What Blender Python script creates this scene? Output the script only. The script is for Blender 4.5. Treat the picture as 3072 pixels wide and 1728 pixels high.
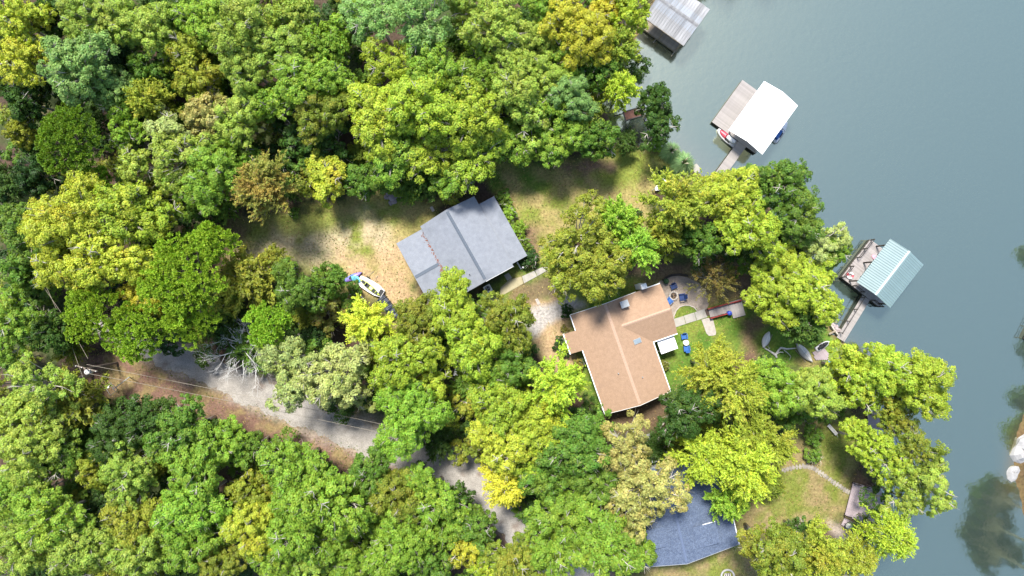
import bpy, math, random
import numpy as np
from mathutils import Vector, Matrix, Euler

# ------------------------------------------------------------------ clearing
for o in list(bpy.data.objects):
    bpy.data.objects.remove(o, do_unlink=True)
scene = bpy.context.scene
COL = scene.collection

# ------------------------------------------------------------------ camera
CAM_H = 86.0
FPX = 2048.0                       # focal length in photo pixels (photo 3072 wide)
cam = bpy.data.cameras.new("camera")
cam.sensor_width = 36.0
cam.lens = 36.0 * FPX / 3072.0
cam.clip_start = 1.0
cam.clip_end = 3000.0
cam_o = bpy.data.objects.new("camera", cam)
cam_o.location = (0, 0, CAM_H)
COL.objects.link(cam_o)
scene.camera = cam_o

# ------------------------------------------------------------------ sky and sun
SUN_EL = math.radians(61)
SUN_AZ = math.atan2(-0.32, 0.95)   # clockwise from +Y (image up)
world = bpy.data.worlds.new("World")
scene.world = world
world.use_nodes = True
wn = world.node_tree
wn.nodes.clear()
w_out = wn.nodes.new("ShaderNodeOutputWorld")
w_bg = wn.nodes.new("ShaderNodeBackground")
w_sky = wn.nodes.new("ShaderNodeTexSky")
w_sky.sky_type = 'NISHITA'
w_sky.sun_disc = False
w_sky.sun_elevation = SUN_EL
w_sky.sun_rotation = SUN_AZ
w_sky.air_density = 1.0
w_sky.dust_density = 1.0
w_bg.inputs["Strength"].default_value = 0.105
wn.links.new(w_sky.outputs[0], w_bg.inputs["Color"])
wn.links.new(w_bg.outputs[0], w_out.inputs["Surface"])

sun = bpy.data.lights.new("sun", 'SUN')
sun.energy = 3.2
sun.angle = math.radians(12)
sun.color = (1.0, 0.955, 0.87)
sun_o = bpy.data.objects.new("sun", sun)
tosun = Vector((math.sin(SUN_AZ) * math.cos(SUN_EL), math.cos(SUN_AZ) * math.cos(SUN_EL), math.sin(SUN_EL)))
sun_o.rotation_euler = tosun.to_track_quat('Z', 'Y').to_euler()
sun_o.location = tosun * 150
COL.objects.link(sun_o)

scene.view_settings.view_transform = 'Standard'
scene.view_settings.look = 'None'
scene.view_settings.exposure = 1.55
scene.view_settings.gamma = 1.0
scene.view_settings.use_curve_mapping = False
scene.render.engine = 'CYCLES'
scene.cycles.max_bounces = 6
scene.cycles.diffuse_bounces = 3
scene.cycles.glossy_bounces = 3
scene.cycles.transmission_bounces = 4
scene.cycles.transparent_max_bounces = 6
scene.cycles.use_denoising = True
scene.cycles.denoiser = 'OPENIMAGEDENOISE'
scene.cycles.denoising_input_passes = 'RGB_ALBEDO_NORMAL'
scene.cycles.sample_clamp_indirect = 6.0

RNG = np.random.default_rng(7)
random.seed(11)

# ------------------------------------------------------------------ helpers
def W(px, py, z=0.0):
    """photo pixel seen at height z -> world point"""
    s = (CAM_H - z) / FPX
    return ((px - 1536.0) * s, -(py - 864.0) * s, z)

def W2(px, py, z=0.0):
    p = W(px, py, z)
    return (p[0], p[1])

MATS = {}
def nn(nt, t, **kw):
    n = nt.nodes.new(t)
    for k, v in kw.items():
        setattr(n, k, v)
    return n

def mat(name, c1, c2=None, scale=6.0, rough=0.8, detail=4.0, stretch=(1, 1, 1), bump=0.0, bscale=None,
        spec=0.3, speck=0.0, sscale=40.0, c3=None, s3=0.7, t3=0.55, metallic=0.0, coords='Object', rand=0.0):
    """two-tone noise material, optional speckle, optional third stain colour, optional bump"""
    if name in MATS:
        return MATS[name]
    m = bpy.data.materials.new(name)
    m.use_nodes = True
    nt = m.node_tree
    L = nt.links
    b = nt.nodes["Principled BSDF"]
    b.inputs["Roughness"].default_value = rough
    b.inputs["Specular IOR Level"].default_value = spec
    b.inputs["Metallic"].default_value = metallic
    if c2 is None:
        c2 = tuple(x * 0.8 for x in c1)
    tc = nn(nt, "ShaderNodeTexCoord")
    mp = nn(nt, "ShaderNodeMapping")
    mp.inputs["Scale"].default_value = stretch
    L.new(tc.outputs[coords], mp.inputs["Vector"])
    no = nn(nt, "ShaderNodeTexNoise")
    no.inputs["Scale"].default_value = scale
    no.inputs["Detail"].default_value = detail
    L.new(mp.outputs[0], no.inputs["Vector"])
    rp = nn(nt, "ShaderNodeMapRange")
    rp.inputs["From Min"].default_value = 0.3
    rp.inputs["From Max"].default_value = 0.7
    L.new(no.outputs["Fac"], rp.inputs["Value"])
    mx = nn(nt, "ShaderNodeMix", data_type='RGBA')
    mx.inputs["A"].default_value = (*c1, 1)
    mx.inputs["B"].default_value = (*c2, 1)
    L.new(rp.outputs[0], mx.inputs["Factor"])
    col = mx.outputs["Result"]
    if c3 is not None:
        n3 = nn(nt, "ShaderNodeTexNoise")
        n3.inputs["Scale"].default_value = s3
        n3.inputs["Detail"].default_value = 5
        L.new(tc.outputs[coords], n3.inputs["Vector"])
        r3 = nn(nt, "ShaderNodeMapRange")
        r3.inputs["From Min"].default_value = t3
        r3.inputs["From Max"].default_value = t3 + 0.15
        L.new(n3.outputs["Fac"], r3.inputs["Value"])
        m3 = nn(nt, "ShaderNodeMix", data_type='RGBA')
        L.new(col, m3.inputs["A"])
        m3.inputs["B"].default_value = (*c3, 1)
        L.new(r3.outputs[0], m3.inputs["Factor"])
        col = m3.outputs["Result"]
    if speck > 0:
        ns = nn(nt, "ShaderNodeTexNoise")
        ns.inputs["Scale"].default_value = sscale
        ns.inputs["Detail"].default_value = 2
        L.new(mp.outputs[0], ns.inputs["Vector"])
        rs = nn(nt, "ShaderNodeMapRange")
        rs.inputs["From Min"].default_value = 0.25
        rs.inputs["From Max"].default_value = 0.75
        rs.inputs["To Min"].default_value = 1 - speck
        rs.inputs["To Max"].default_value = 1 + speck
        L.new(ns.outputs["Fac"], rs.inputs["Value"])
        ms = nn(nt, "ShaderNodeVectorMath", operation='SCALE')
        L.new(col, ms.inputs[0])
        L.new(rs.outputs[0], ms.inputs["Scale"])
        col = ms.outputs[0]
    if rand > 0:
        oi = nn(nt, "ShaderNodeObjectInfo")
        rr = nn(nt, "ShaderNodeMapRange")
        rr.inputs["To Min"].default_value = 1 - rand
        rr.inputs["To Max"].default_value = 1 + rand
        L.new(oi.outputs["Random"], rr.inputs["Value"])
        ms = nn(nt, "ShaderNodeVectorMath", operation='SCALE')
        L.new(col, ms.inputs[0])
        L.new(rr.outputs[0], ms.inputs["Scale"])
        col = ms.outputs[0]
    L.new(col, b.inputs["Base Color"])
    if bump > 0:
        bn = nn(nt, "ShaderNodeTexNoise")
        bn.inputs["Scale"].default_value = bscale or scale * 3
        bn.inputs["Detail"].default_value = 3
        L.new(mp.outputs[0], bn.inputs["Vector"])
        bp = nn(nt, "ShaderNodeBump")
        bp.inputs["Strength"].default_value = bump
        bp.inputs["Distance"].default_value = 0.05
        L.new(bn.outputs["Fac"], bp.inputs["Height"])
        L.new(bp.outputs[0], b.inputs["Normal"])
    MATS[name] = m
    return m

def mesh_np(name, V, F, mat_=None, smooth=False):
    """V (n,3), F list of equal-length faces as (m,k) array or list of lists"""
    me = bpy.data.meshes.new(name)
    V = np.asarray(V, dtype=np.float32)
    if isinstance(F, np.ndarray):
        k = F.shape[1]
        me.vertices.add(len(V))
        me.vertices.foreach_set("co", V.ravel())
        me.loops.add(F.size)
        me.loops.foreach_set("vertex_index", F.astype(np.int32).ravel())
        me.polygons.add(len(F))
        me.polygons.foreach_set("loop_start", np.arange(0, F.size, k, dtype=np.int32))
        me.polygons.foreach_set("loop_total", np.full(len(F), k, dtype=np.int32))
        me.update(calc_edges=True)
    else:
        me.from_pydata([tuple(v) for v in V], [], F)
        me.update()
    if mat_:
        me.materials.append(mat_)
    if smooth:
        me.polygons.foreach_set("use_smooth", [True] * len(me.polygons))
    return me

class MB:
    """collects boxes, prisms, tubes and lathes into one mesh"""
    def __init__(self):
        self.v = []
        self.f = []
    def add(self, vs, fs):
        n = len(self.v)
        self.v += [tuple(p) for p in vs]
        self.f += [[i + n for i in f] for f in fs]
        return self
    def box(self, x0, x1, y0, y1, z0, z1, rot=None):
        vs = [(x0, y0, z0), (x1, y0, z0), (x1, y1, z0), (x0, y1, z0), (x0, y0, z1), (x1, y0, z1), (x1, y1, z1), (x0, y1, z1)]
        if rot is not None:
            vs = [tuple(rot @ Vector(p)) for p in vs]
        return self.add(vs, [[0, 3, 2, 1], [4, 5, 6, 7], [0, 1, 5, 4], [1, 2, 6, 5], [2, 3, 7, 6], [3, 0, 4, 7]])
    def prism(self, poly, z0, z1):
        """poly list of (x,y) counter-clockwise; z0,z1 numbers or lists"""
        n = len(poly)
        a = sum(poly[i][0] * poly[(i + 1) % n][1] - poly[(i + 1) % n][0] * poly[i][1] for i in range(n))
        if a < 0:
            poly = poly[::-1]
            if not isinstance(z0, (int, float)): z0 = z0[::-1]
            if not isinstance(z1, (int, float)): z1 = z1[::-1]
        zz0 = [z0] * n if isinstance(z0, (int, float)) else z0
        zz1 = [z1] * n if isinstance(z1, (int, float)) else z1
        vs = [(p[0], p[1], zz0[i]) for i, p in enumerate(poly)] + [(p[0], p[1], zz1[i]) for i, p in enumerate(poly)]
        fs = [list(range(n))[::-1], list(range(n, 2 * n))] + [[i, (i + 1) % n, n + (i + 1) % n, n + i] for i in range(n)]
        return self.add(vs, fs)
    def slab(self, quad, t):
        """quad: 4 3-D points counter-clockwise from above, thickness t downward"""
        vs = [tuple(p) for p in quad] + [(p[0], p[1], p[2] - t) for p in quad]
        n = len(quad)
        return self.add(vs, [list(range(n)), list(range(n, 2 * n))[::-1]] + [[i, n + i, n + (i + 1) % n, (i + 1) % n] for i in range(n)])
    def tube(self, pts, rad, sides=5, cap=True):
        pts = [Vector(p) for p in pts]
        if isinstance(rad, (int, float)):
            rad = [rad] * len(pts)
        rings = []
        for i, p in enumerate(pts):
            d = (pts[min(i + 1, len(pts) - 1)] - pts[max(i - 1, 0)])
            if d.length < 1e-6: d = Vector((0, 0, 1))
            d.normalize()
            a = d.cross(Vector((0, 0, 1)))
            if a.length < 1e-3: a = Vector((1, 0, 0))
            a.normalize()
            b = d.cross(a)
            rings.append([p + (a * math.cos(t) + b * math.sin(t)) * rad[i] for t in [2 * math.pi * k / sides for k in range(sides)]])
        vs = [v for r in rings for v in r]
        fs = []
        for i in range(len(pts) - 1):
            for k in range(sides):
                a = i * sides + k
                b = i * sides + (k + 1) % sides
                fs.append([a, b, b + sides, a + sides])
        if cap:
            fs.append(list(range(sides))[::-1])
            fs.append([(len(pts) - 1) * sides + k for k in range(sides)])
        return self.add(vs, fs)
    def lathe(self, prof, sides=16, c=(0, 0, 0), sx=1.0, sy=1.0):
        vs, fs = [], []
        for r, z in prof:
            for k in range(sides):
                t = 2 * math.pi * k / sides
                vs.append((c[0] + r * math.cos(t) * sx, c[1] + r * math.sin(t) * sy, c[2] + z))
        for i in range(len(prof) - 1):
            for k in range(sides):
                a = i * sides + k
                b = i * sides + (k + 1) % sides
                fs.append([a, b, b + sides, a + sides])
        fs.append(list(range(sides))[::-1])
        fs.append([(len(prof) - 1) * sides + k for k in range(sides)])
        return self.add(vs, fs)
    def loft(self, rings, cap=True):
        n = len(rings[0])
        vs = [p for r in rings for p in r]
        fs = []
        for i in range(len(rings) - 1):
            for k in range(n):
                a = i * n + k
                b = i * n + (k + 1) % n
                fs.append([a, b, b + n, a + n])
        if cap:
            fs.append(list(range(n))[::-1])
            fs.append([(len(rings) - 1) * n + k for k in range(n)])
        return self.add(vs, fs)
    def mesh(self, name, m, smooth=False):
        return mesh_np(name, self.v, self.f, m, smooth)

def link(o, parent=None):
    COL.objects.link(o)
    if parent is not None:
        o.parent = parent
    return o

def tag(o, label, cat, group=None):
    o["label"] = label
    o["category"] = cat
    if group:
        o["group"] = group
    return o

def thing(name, label, cat, loc=(0, 0, 0), rz=0.0, group=None):
    o = bpy.data.objects.new(name, None)
    o.empty_display_size = 0.2
    o.location = loc
    o.rotation_euler = (0, 0, rz)
    link(o)
    return tag(o, label, cat, group)

def part(name, mb, m, parent, smooth=False, loc=None, rot=None):
    me = mb if isinstance(mb, bpy.types.Mesh) else mb.mesh(name, m, smooth)
    o = bpy.data.objects.new(name, me)
    if loc is not None: o.location = loc
    if rot is not None: o.rotation_euler = rot
    return link(o, parent)

def single(name, mb, m, label, cat, loc=(0, 0, 0), rz=0.0, group=None, smooth=False):
    me = mb if isinstance(mb, bpy.types.Mesh) else mb.mesh(name, m, smooth)
    o = bpy.data.objects.new(name, me)
    o.location = loc
    o.rotation_euler = (0, 0, rz)
    link(o)
    return tag(o, label, cat, group)

def structure(name, me):
    o = bpy.data.objects.new(name, me)
    link(o)
    o["kind"] = "structure"
    return o

def copy_tree(o, parent=None):
    c = o.copy()
    COL.objects.link(c)
    c.parent = parent
    for ch in list(o.children):
        copy_tree(ch, c)
    return c

# numpy geometry helpers -------------------------------------------------
def in_poly(P, poly):
    x, y = P[:, 0], P[:, 1]
    r = np.zeros(len(P), bool)
    n = len(poly)
    for i in range(n):
        x0, y0 = poly[i]
        x1, y1 = poly[(i + 1) % n]
        c = ((y0 > y) != (y1 > y))
        xx = (x1 - x0) * (y - y0) / ((y1 - y0) if y1 != y0 else 1e-9) + x0
        r ^= c & (x < xx)
    return r

def seg_dist(P, pts, closed=True):
    d = np.full(len(P), 1e9)
    n = len(pts)
    for i in range(n if closed else n - 1):
        a = np.array(pts[i], float)
        b = np.array(pts[(i + 1) % n], float)
        ab = b - a
        t = np.clip(((P - a) @ ab) / max(ab @ ab, 1e-9), 0, 1)
        d = np.minimum(d, np.linalg.norm(P - (a + t[:, None] * ab), axis=1))
    return d

def sdist(P, poly):
    """negative inside"""
    d = seg_dist(P, poly)
    return np.where(in_poly(P, poly), -d, d)

def vnoise(P, scale, seed):
    """smooth value noise in 2-D, 0..1"""
    r = np.random.default_rng(seed)
    G = r.random((256, 256))
    q = P / scale
    i = np.floor(q).astype(int)
    f = q - i
    f = f * f * (3 - 2 * f)
    i0 = i % 256
    i1 = (i + 1) % 256
    a = G[i0[:, 0], i0[:, 1]]
    b = G[i1[:, 0], i0[:, 1]]
    c = G[i0[:, 0], i1[:, 1]]
    d = G[i1[:, 0], i1[:, 1]]
    return (a * (1 - f[:, 0]) + b * f[:, 0]) * (1 - f[:, 1]) + (c * (1 - f[:, 0]) + d * f[:, 0]) * f[:, 1]

def fbm(P, scale, seed):
    return 0.5 * vnoise(P, scale, seed) + 0.3 * vnoise(P, scale / 2.1, seed + 1) + 0.2 * vnoise(P, scale / 4.3, seed + 2)

def sstep(x, a, b):
    t = np.clip((x - a) / (b - a), 0, 1)
    return t * t * (3 - 2 * t)

# ------------------------------------------------------------------ the lie of the land
WATER_Z = -0.40
SHORE = [(2700, -700), (2420, -160), (2250, -75), (2120, -60), (1985, -25), (1925, 50), (1908, 130), (1850, 195), (1797, 245), (1790, 300),
         (1815, 330), (1832, 350), (1846, 405), (1880, 432), (1930, 442), (1990, 436), (2030, 440), (2072, 480), (2090, 503),
         (2112, 517), (2150, 530), (2205, 545), (2270, 570), (2310, 610), (2360, 690), (2405, 770), (2430, 850), (2441, 900),
         (2475, 950), (2510, 1003), (2560, 1040), (2600, 1065), (2618, 1110), (2620, 1180), (2604, 1240), (2606, 1290),
         (2640, 1330), (2655, 1400), (2640, 1470), (2632, 1550), (2590, 1612), (2556, 1645), (2545, 1720), (2560, 1850), (2600, 2600)]
LAND = [W2(*p) for p in SHORE] + [(-500, -500), (-500, 500)] + [(60, 500)]
FAR_PX = [(3500, 600), (3160, 690), (3140, 820), (3160, 900), (3112, 1080), (3086, 1230), (3062, 1300), (3050, 1370), (3040, 1440), (3066, 1480), (3080, 1560), (3090, 1800), (3150, 2400), (6500, 2400), (6500, 700)]
FAR = [W2(*p) for p in FAR_PX]

def axis(lo, hi, step, far):
    a = np.arange(lo, hi + step * 0.5, step)
    g = [lo - d for d in (2, 5, 10, 20, 40, 80, 160, far)][::-1]
    h = [hi + d for d in (2, 5, 10, 20, 40, 80, 160, far)]
    return np.array(g + list(a) + h)

XS = axis(-74, 74, 0.36, 420)
YS = axis(-46, 46, 0.36, 420)
GX, GY = np.meshgrid(XS, YS)
GP = np.stack([GX.ravel(), GY.ravel()], 1)
sd = np.minimum(sdist(GP, LAND), sdist(GP, FAR))
sdn = sd + (fbm(GP, 3.0, 5) - 0.5) * 1.2
GZ = np.where(sdn < 0, WATER_Z * (1 - sstep(-sdn, 0.0, 2.2)), WATER_Z - 2.2 * sstep(sdn, 0, 7.0) - 0.05 * sstep(sdn, 0, .3))
GZ += 0.04 * (fbm(GP, 9, 21) - 0.5) * sstep(-sdn, 2, 8)

def pxpoly(l):
    return [W2(*p) for p in l]

# ground colour of its own: litter, lawn, dry grass, mulch, dirt -------------
C_LITTER = np.array((0.055, 0.038, 0.027))
C_MOSS = np.array((0.040, 0.062, 0.018))
C_RED = np.array((0.118, 0.070, 0.052))
C_LAWN = np.array((0.135, 0.155, 0.030))
C_GREEN = np.array((0.068, 0.120, 0.018))
C_DRY = np.array((0.235, 0.182, 0.078))
C_STRAW = np.array((0.300, 0.245, 0.155))
C_TAN = np.array((0.290, 0.200, 0.115))
C_GRAVEL = np.array((0.280, 0.262, 0.245))
C_SAND = np.array((0.290, 0.240, 0.195))
col = np.tile(C_LITTER, (len(GP), 1))
n1 = fbm(GP, 5, 31)
n2 = fbm(GP, 2.2, 41)
n3 = fbm(GP, 0.9, 51)

def blend(w, c):
    global col
    w = np.clip(w, 0, 1)[:, None]
    col = col * (1 - w) + np.asarray(c) * w

def zone(poly, c, soft=1.0, rag=1.6, amount=1.0, noise=None, seed=60):
    d = sdist(GP, pxpoly(poly)) + (fbm(GP, 2.4, seed) - 0.5) * rag * 2
    w = 1 - sstep(d, -soft, soft)
    if noise is not None:
        w = w * noise
    blend(w * amount, c)

blend(sstep(n1, 0.45, 0.62) * 0.75, C_MOSS)
blend(sstep(n2, 0.58, 0.72) * 0.35, C_RED)
# open ground polygons (pixels on the ground)
CLEARING = [(600, 770), (650, 700), (720, 650), (870, 640), (960, 618), (1060, 595), (1180, 585), (1345, 600), (1270, 690), (1200, 730),
            (1275, 900), (1250, 950), (1190, 965), (1120, 900), (1050, 870), (980, 840), (880, 790), (720, 780)]
LAWN_R = [(1450, 520), (1500, 470), (1640, 500), (1720, 470), (1870, 440), (1985, 442), (2040, 520), (2000, 560), (1950, 590), (1940, 680),
          (1890, 660), (1700, 700), (1645, 790), (1580, 790), (1570, 740), (1490, 590)]
YARD = [(1470, 850), (1570, 800), (1660, 780), (1760, 840), (1960, 820), (2060, 800), (2180, 830), (2240, 900), (2250, 960), (2330, 980),
        (2300, 1060), (2180, 1050), (2100, 1130), (2020, 1260), (1830, 1290), (1760, 1200), (1700, 1100), (1640, 1090), (1590, 1010), (1530, 930)]
SHORE_LAWN = [(2270, 1000), (2340, 980), (2440, 910), (2505, 1000), (2560, 1045), (2560, 1100), (2430, 1120), (2290, 1100)]
LAWN_B = [(2190, 1600), (2230, 1540), (2300, 1440), (2350, 1380), (2390, 1270), (2500, 1230), (2590, 1240), (2600, 1300), (2560, 1440), (2540, 1540),
          (2420, 1620), (2300, 1640), (2280, 1740), (1960, 1740), (1960, 1705), (2090, 1690)]
BANK = [(170, 1040), (260, 1060), (420, 1060), (520, 1130), (700, 1200), (900, 1290), (1080, 1340), (1200, 1390), (1330, 1440), (1290, 1470), (1100, 1420),
        (900, 1370), (700, 1290), (450, 1220), (300, 1200), (230, 1170)]
ROAD_C = [(230, 930, 62), (330, 975, 64), (430, 1030, 68), (520, 1075, 76), (620, 1108, 84), (740, 1165, 88), (880, 1225, 90), (1020, 1285, 96),
          (1160, 1335, 104), (1290, 1375, 120), (1400, 1420, 120), (1475, 1500, 96), (1520, 1560, 86), (1590, 1620, 86), (1720, 1720, 86), (1900, 1830, 86)]
ROAD_POLY = [(x, y - w / 2) for x, y, w in ROAD_C] + [(x, y + w / 2) for x, y, w in ROAD_C][::-1]
DRIVE = [(1575, 980), (1600, 925), (1660, 905), (1720, 890), (1745, 915), (1705, 940), (1680, 965), (1640, 985), (1600, 1010)]
HOUSE_PX = [(1690, 940), (1980, 845), (2035, 1000), (1990, 1065), (2012, 1176), (1815, 1246), (1745, 1060), (1690, 1065)]
CABIN_PX = [(1185, 725), (1425, 585), (1485, 585), (1585, 770), (1545, 802), (1370, 890), (1300, 940)]
BLUE_PX = [(1870, 1420), (2140, 1360), (2220, 1630), (2060, 1695), (1940, 1710)]

zone(CLEARING, C_LAWN, 0.9, 1.6)
zone(CLEARING, C_DRY, 1.2, 2.2, 0.85, sstep(n1 + 0.4 * n2, 0.48, 0.74))
zone([(690, 745), (850, 690), (950, 690), (1090, 640), (1160, 690), (1200, 760), (1120, 790), (900, 780), (740, 790)], C_STRAW, 1.6, 1.8, 0.9, sstep(n2 + .35 * n3, .38, .72))
zone([(1010, 760), (1190, 735), (1265, 890), (1235, 940), (1180, 950), (1120, 890), (1040, 830)], C_TAN, 1.4, 1.6, 0.9, sstep(n2 + .4 * n3, .36, .66))
zone([(800, 640), (960, 620), (1060, 650), (1000, 690), (860, 700)], C_LAWN, 1.0, 1.5, 0.8)
zone([(560, 770), (650, 690), (760, 650), (740, 720), (680, 790), (600, 800)], C_RED, 1.2, 1.8, 0.8)
zone(LAWN_R, C_LAWN, 0.8, 1.3)
zone([(1450, 480), (1660, 470), (1650, 540), (1600, 620), (1540, 620), (1480, 560)], C_GREEN, 1.2, 1.6, 0.8)
zone(LAWN_R, C_DRY, 1.0, 1.8, 0.85, sstep(n1 + .5 * n2, .62, .88))
zone([(1590, 560), (1760, 540), (1940, 600), (1900, 660), (1700, 700), (1640, 780), (1590, 780), (1560, 700)], C_DRY, 1.2, 2.0, 0.85, sstep(n2, .35, .6))
zone([(1670, 500), (1760, 470), (1850, 495), (1840, 515), (1740, 520)], C_RED * 1.3, 0.7, 1.2, 0.9)
zone([(1560, 680), (1600, 640), (1625, 760), (1590, 800)], C_RED, 0.8, 1.2, 0.8)
zone(YARD, C_GREEN, 0.9, 1.4)
zone(YARD, C_LAWN, 0.9, 1.8, 0.8, sstep(n2, .4, .6))
zone([(1530, 850), (1680, 800), (1740, 830), (1690, 900), (1590, 930), (1540, 910)], C_RED * 1.2, 0.9, 1.6, 0.75)
zone([(1890, 820), (1990, 790), (2080, 780), (2250, 800), (2260, 900), (2120, 930), (1990, 870)], C_RED * 1.1, 0.9, 1.8, 0.7)
zone([(1600, 905), (1680, 880), (1720, 930), (1720, 1000), (1730, 1100), (1680, 1120), (1630, 1080), (1600, 1010)], C_TAN, 0.7, 0.9, 0.95)
zone(DRIVE, C_GRAVEL, 0.5, 0.7, 0.95)
zone([(1800, 1215), (2030, 1150), (2040, 1230), (1930, 1300), (1810, 1300)], C_RED * 0.8, 0.8, 1.2, 0.9)
zone([(1990, 1120), (2040, 1080), (2060, 1180), (2010, 1200)], C_GREEN, 0.8, 1.2, 0.9)
zone([(2140, 920), (2240, 900), (2280, 1000), (2180, 1020)], C_GREEN * 0.8, 0.8, 1.0, 0.9)
zone([(2235, 960), (2300, 960), (2300, 1090), (2240, 1090)], C_RED * 1.1, 0.8, 1.2, 0.8)
zone(SHORE_LAWN, C_GREEN * 1.3, 0.7, 1.0)
zone(SHORE_LAWN, C_LAWN * 1.1, 0.7, 1.4, 0.7, sstep(n2, .42, .6))
zone([(2380, 1070), (2450, 1060), (2450, 1110), (2390, 1110)], C_DRY, .6, .8, .8)
zone(LAWN_B, C_LAWN * 0.85, 0.9, 1.4)
zone(LAWN_B, C_TAN * 0.65, 1.0, 1.8, 0.75, sstep(n1 + .4 * n3, .52, .78))
zone([(2480, 1560), (2560, 1600), (2600, 1620), (2570, 1660), (2520, 1640)], C_SAND, .7, .8, .9)
zone(BANK, C_RED * 1.15, 0.8, 1.4)
zone(BANK, C_DRY * 0.8, 0.8, 2.0, 0.7, sstep(n2 + .3 * n3, .62, .85))
wR = (1 - sstep(sdist(GP, pxpoly(ROAD_POLY)) + (n2 - .5) * 2.2, -0.2, 1.6))
blend(wR * 0.8, C_SAND * 0.9)
# wet silty rim under and beside the lake
blend(sstep(sdn, -1.0, 0.1), (0.15, 0.10, 0.055))
far_near = sstep(-sdist(GP, FAR), -3, 0.5)
blend(far_near * sstep(sdn, -2.5, -0.4), (0.095, 0.065, 0.030))
col *= (0.98 + 0.42 * n3)[:, None]

nx, ny = len(XS), len(YS)
ii = np.arange(nx * ny).reshape(ny, nx)
GF = np.stack([ii[:-1, :-1].ravel(), ii[:-1, 1:].ravel(), ii[1:, 1:].ravel(), ii[1:, :-1].ravel()], 1)

def ground_mat():
    m = bpy.data.materials.new("ground_soil_and_grass")
    m.use_nodes = True
    nt = m.node_tree
    L = nt.links
    b = nt.nodes["Principled BSDF"]
    b.inputs["Roughness"].default_value = 0.95
    b.inputs["Specular IOR Level"].default_value = 0.1
    at = nn(nt, "ShaderNodeAttribute", attribute_name="soil")
    tc = nn(nt, "ShaderNodeTexCoord")
    no = nn(nt, "ShaderNodeTexNoise")
    no.inputs["Scale"].default_value = 3.2
    no.inputs["Detail"].default_value = 6
    no.inputs["Roughness"].default_value = 0.72
    L.new(tc.outputs["Object"], no.inputs["Vector"])
    r = nn(nt, "ShaderNodeMapRange")
    r.inputs["From Min"].default_value = 0.28
    r.inputs["From Max"].default_value = 0.72
    r.inputs["To Min"].default_value = 0.52
    r.inputs["To Max"].default_value = 1.48
    L.new(no.outputs["Fac"], r.inputs["Value"])
    s = nn(nt, "ShaderNodeVectorMath", operation='SCALE')
    L.new(at.outputs["Color"], s.inputs[0])
    L.new(r.outputs[0], s.inputs["Scale"])
    hs = nn(nt, "ShaderNodeHueSaturation")
    n2_ = nn(nt, "ShaderNodeTexNoise")
    n2_.inputs["Scale"].default_value = 1.4
    n2_.inputs["Detail"].default_value = 4
    L.new(tc.outputs["Object"], n2_.inputs["Vector"])
    r2 = nn(nt, "ShaderNodeMapRange")
    r2.inputs["To Min"].default_value = 0.475
    r2.inputs["To Max"].default_value = 0.53
    L.new(n2_.outputs["Fac"], r2.inputs["Value"])
    L.new(r2.outputs[0], hs.inputs["Hue"])
    L.new(s.outputs[0], hs.inputs["Color"])
    L.new(hs.outputs[0], b.inputs["Base Color"])
    bp = nn(nt, "ShaderNodeBump")
    bp.inputs["Strength"].default_value = 0.7
    bp.inputs["Distance"].default_value = 0.12
    L.new(no.outputs["Fac"], bp.inputs["Height"])
    L.new(bp.outputs[0], b.inputs["Normal"])
    return m

gme = mesh_np("ground", np.column_stack([GP, GZ]), GF, ground_mat(), True)
ca = gme.color_attributes.new("soil", 'FLOAT_COLOR', 'POINT')
ca.data.foreach_set("color", np.column_stack([col, np.ones(len(col))]).astype(np.float32).ravel())
structure("ground", gme)

def ground_z(x, y):
    i = min(max(np.searchsorted(XS, x) - 1, 0), nx - 2)
    j = min(max(np.searchsorted(YS, y) - 1, 0), ny - 2)
    return float(GZ.reshape(ny, nx)[j, i])

# ------------------------------------------------------------------ lake
LX = axis(-10, 80, 1.2, 420)
LY = axis(-46, 46, 1.2, 420)
lx, ly = np.meshgrid(LX, LY)
LP = np.stack([lx.ravel(), ly.ravel()], 1)
dl = np.minimum(sdist(LP, LAND), 1e9)
df = sdist(LP, FAR)
silt = 1 - sstep(dl + (fbm(LP, 4, 71) - .5) * 2.5, -0.5, 3.4)
silt2 = (1 - sstep(df + (fbm(LP, 5, 73) - .5) * 3.0, -0.5, 2.6)) * np.exp(-((LP[:, 1] - W2(3060, 1380)[1]) / 5.0) ** 2)
lcol = np.tile(np.array((0.062, 0.090, 0.082)), (len(LP), 1))
gn = fbm(LP, 22, 75)[:, None]
lcol = lcol * (1 - gn * .45) + np.array((0.064, 0.090, 0.070)) * gn * .45
lcol = lcol * (1 - silt[:, None] * .55) + np.array((0.155, 0.135, 0.120)) * silt[:, None] * .55
lcol = lcol * (1 - silt2[:, None] * .9) + np.array((0.170, 0.105, 0.030)) * silt2[:, None] * .9
jj = np.arange(len(LP)).reshape(len(LY), len(LX))
LF = np.stack([jj[:-1, :-1].ravel(), jj[:-1, 1:].ravel(), jj[1:, 1:].ravel(), jj[1:, :-1].ravel()], 1)

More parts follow.
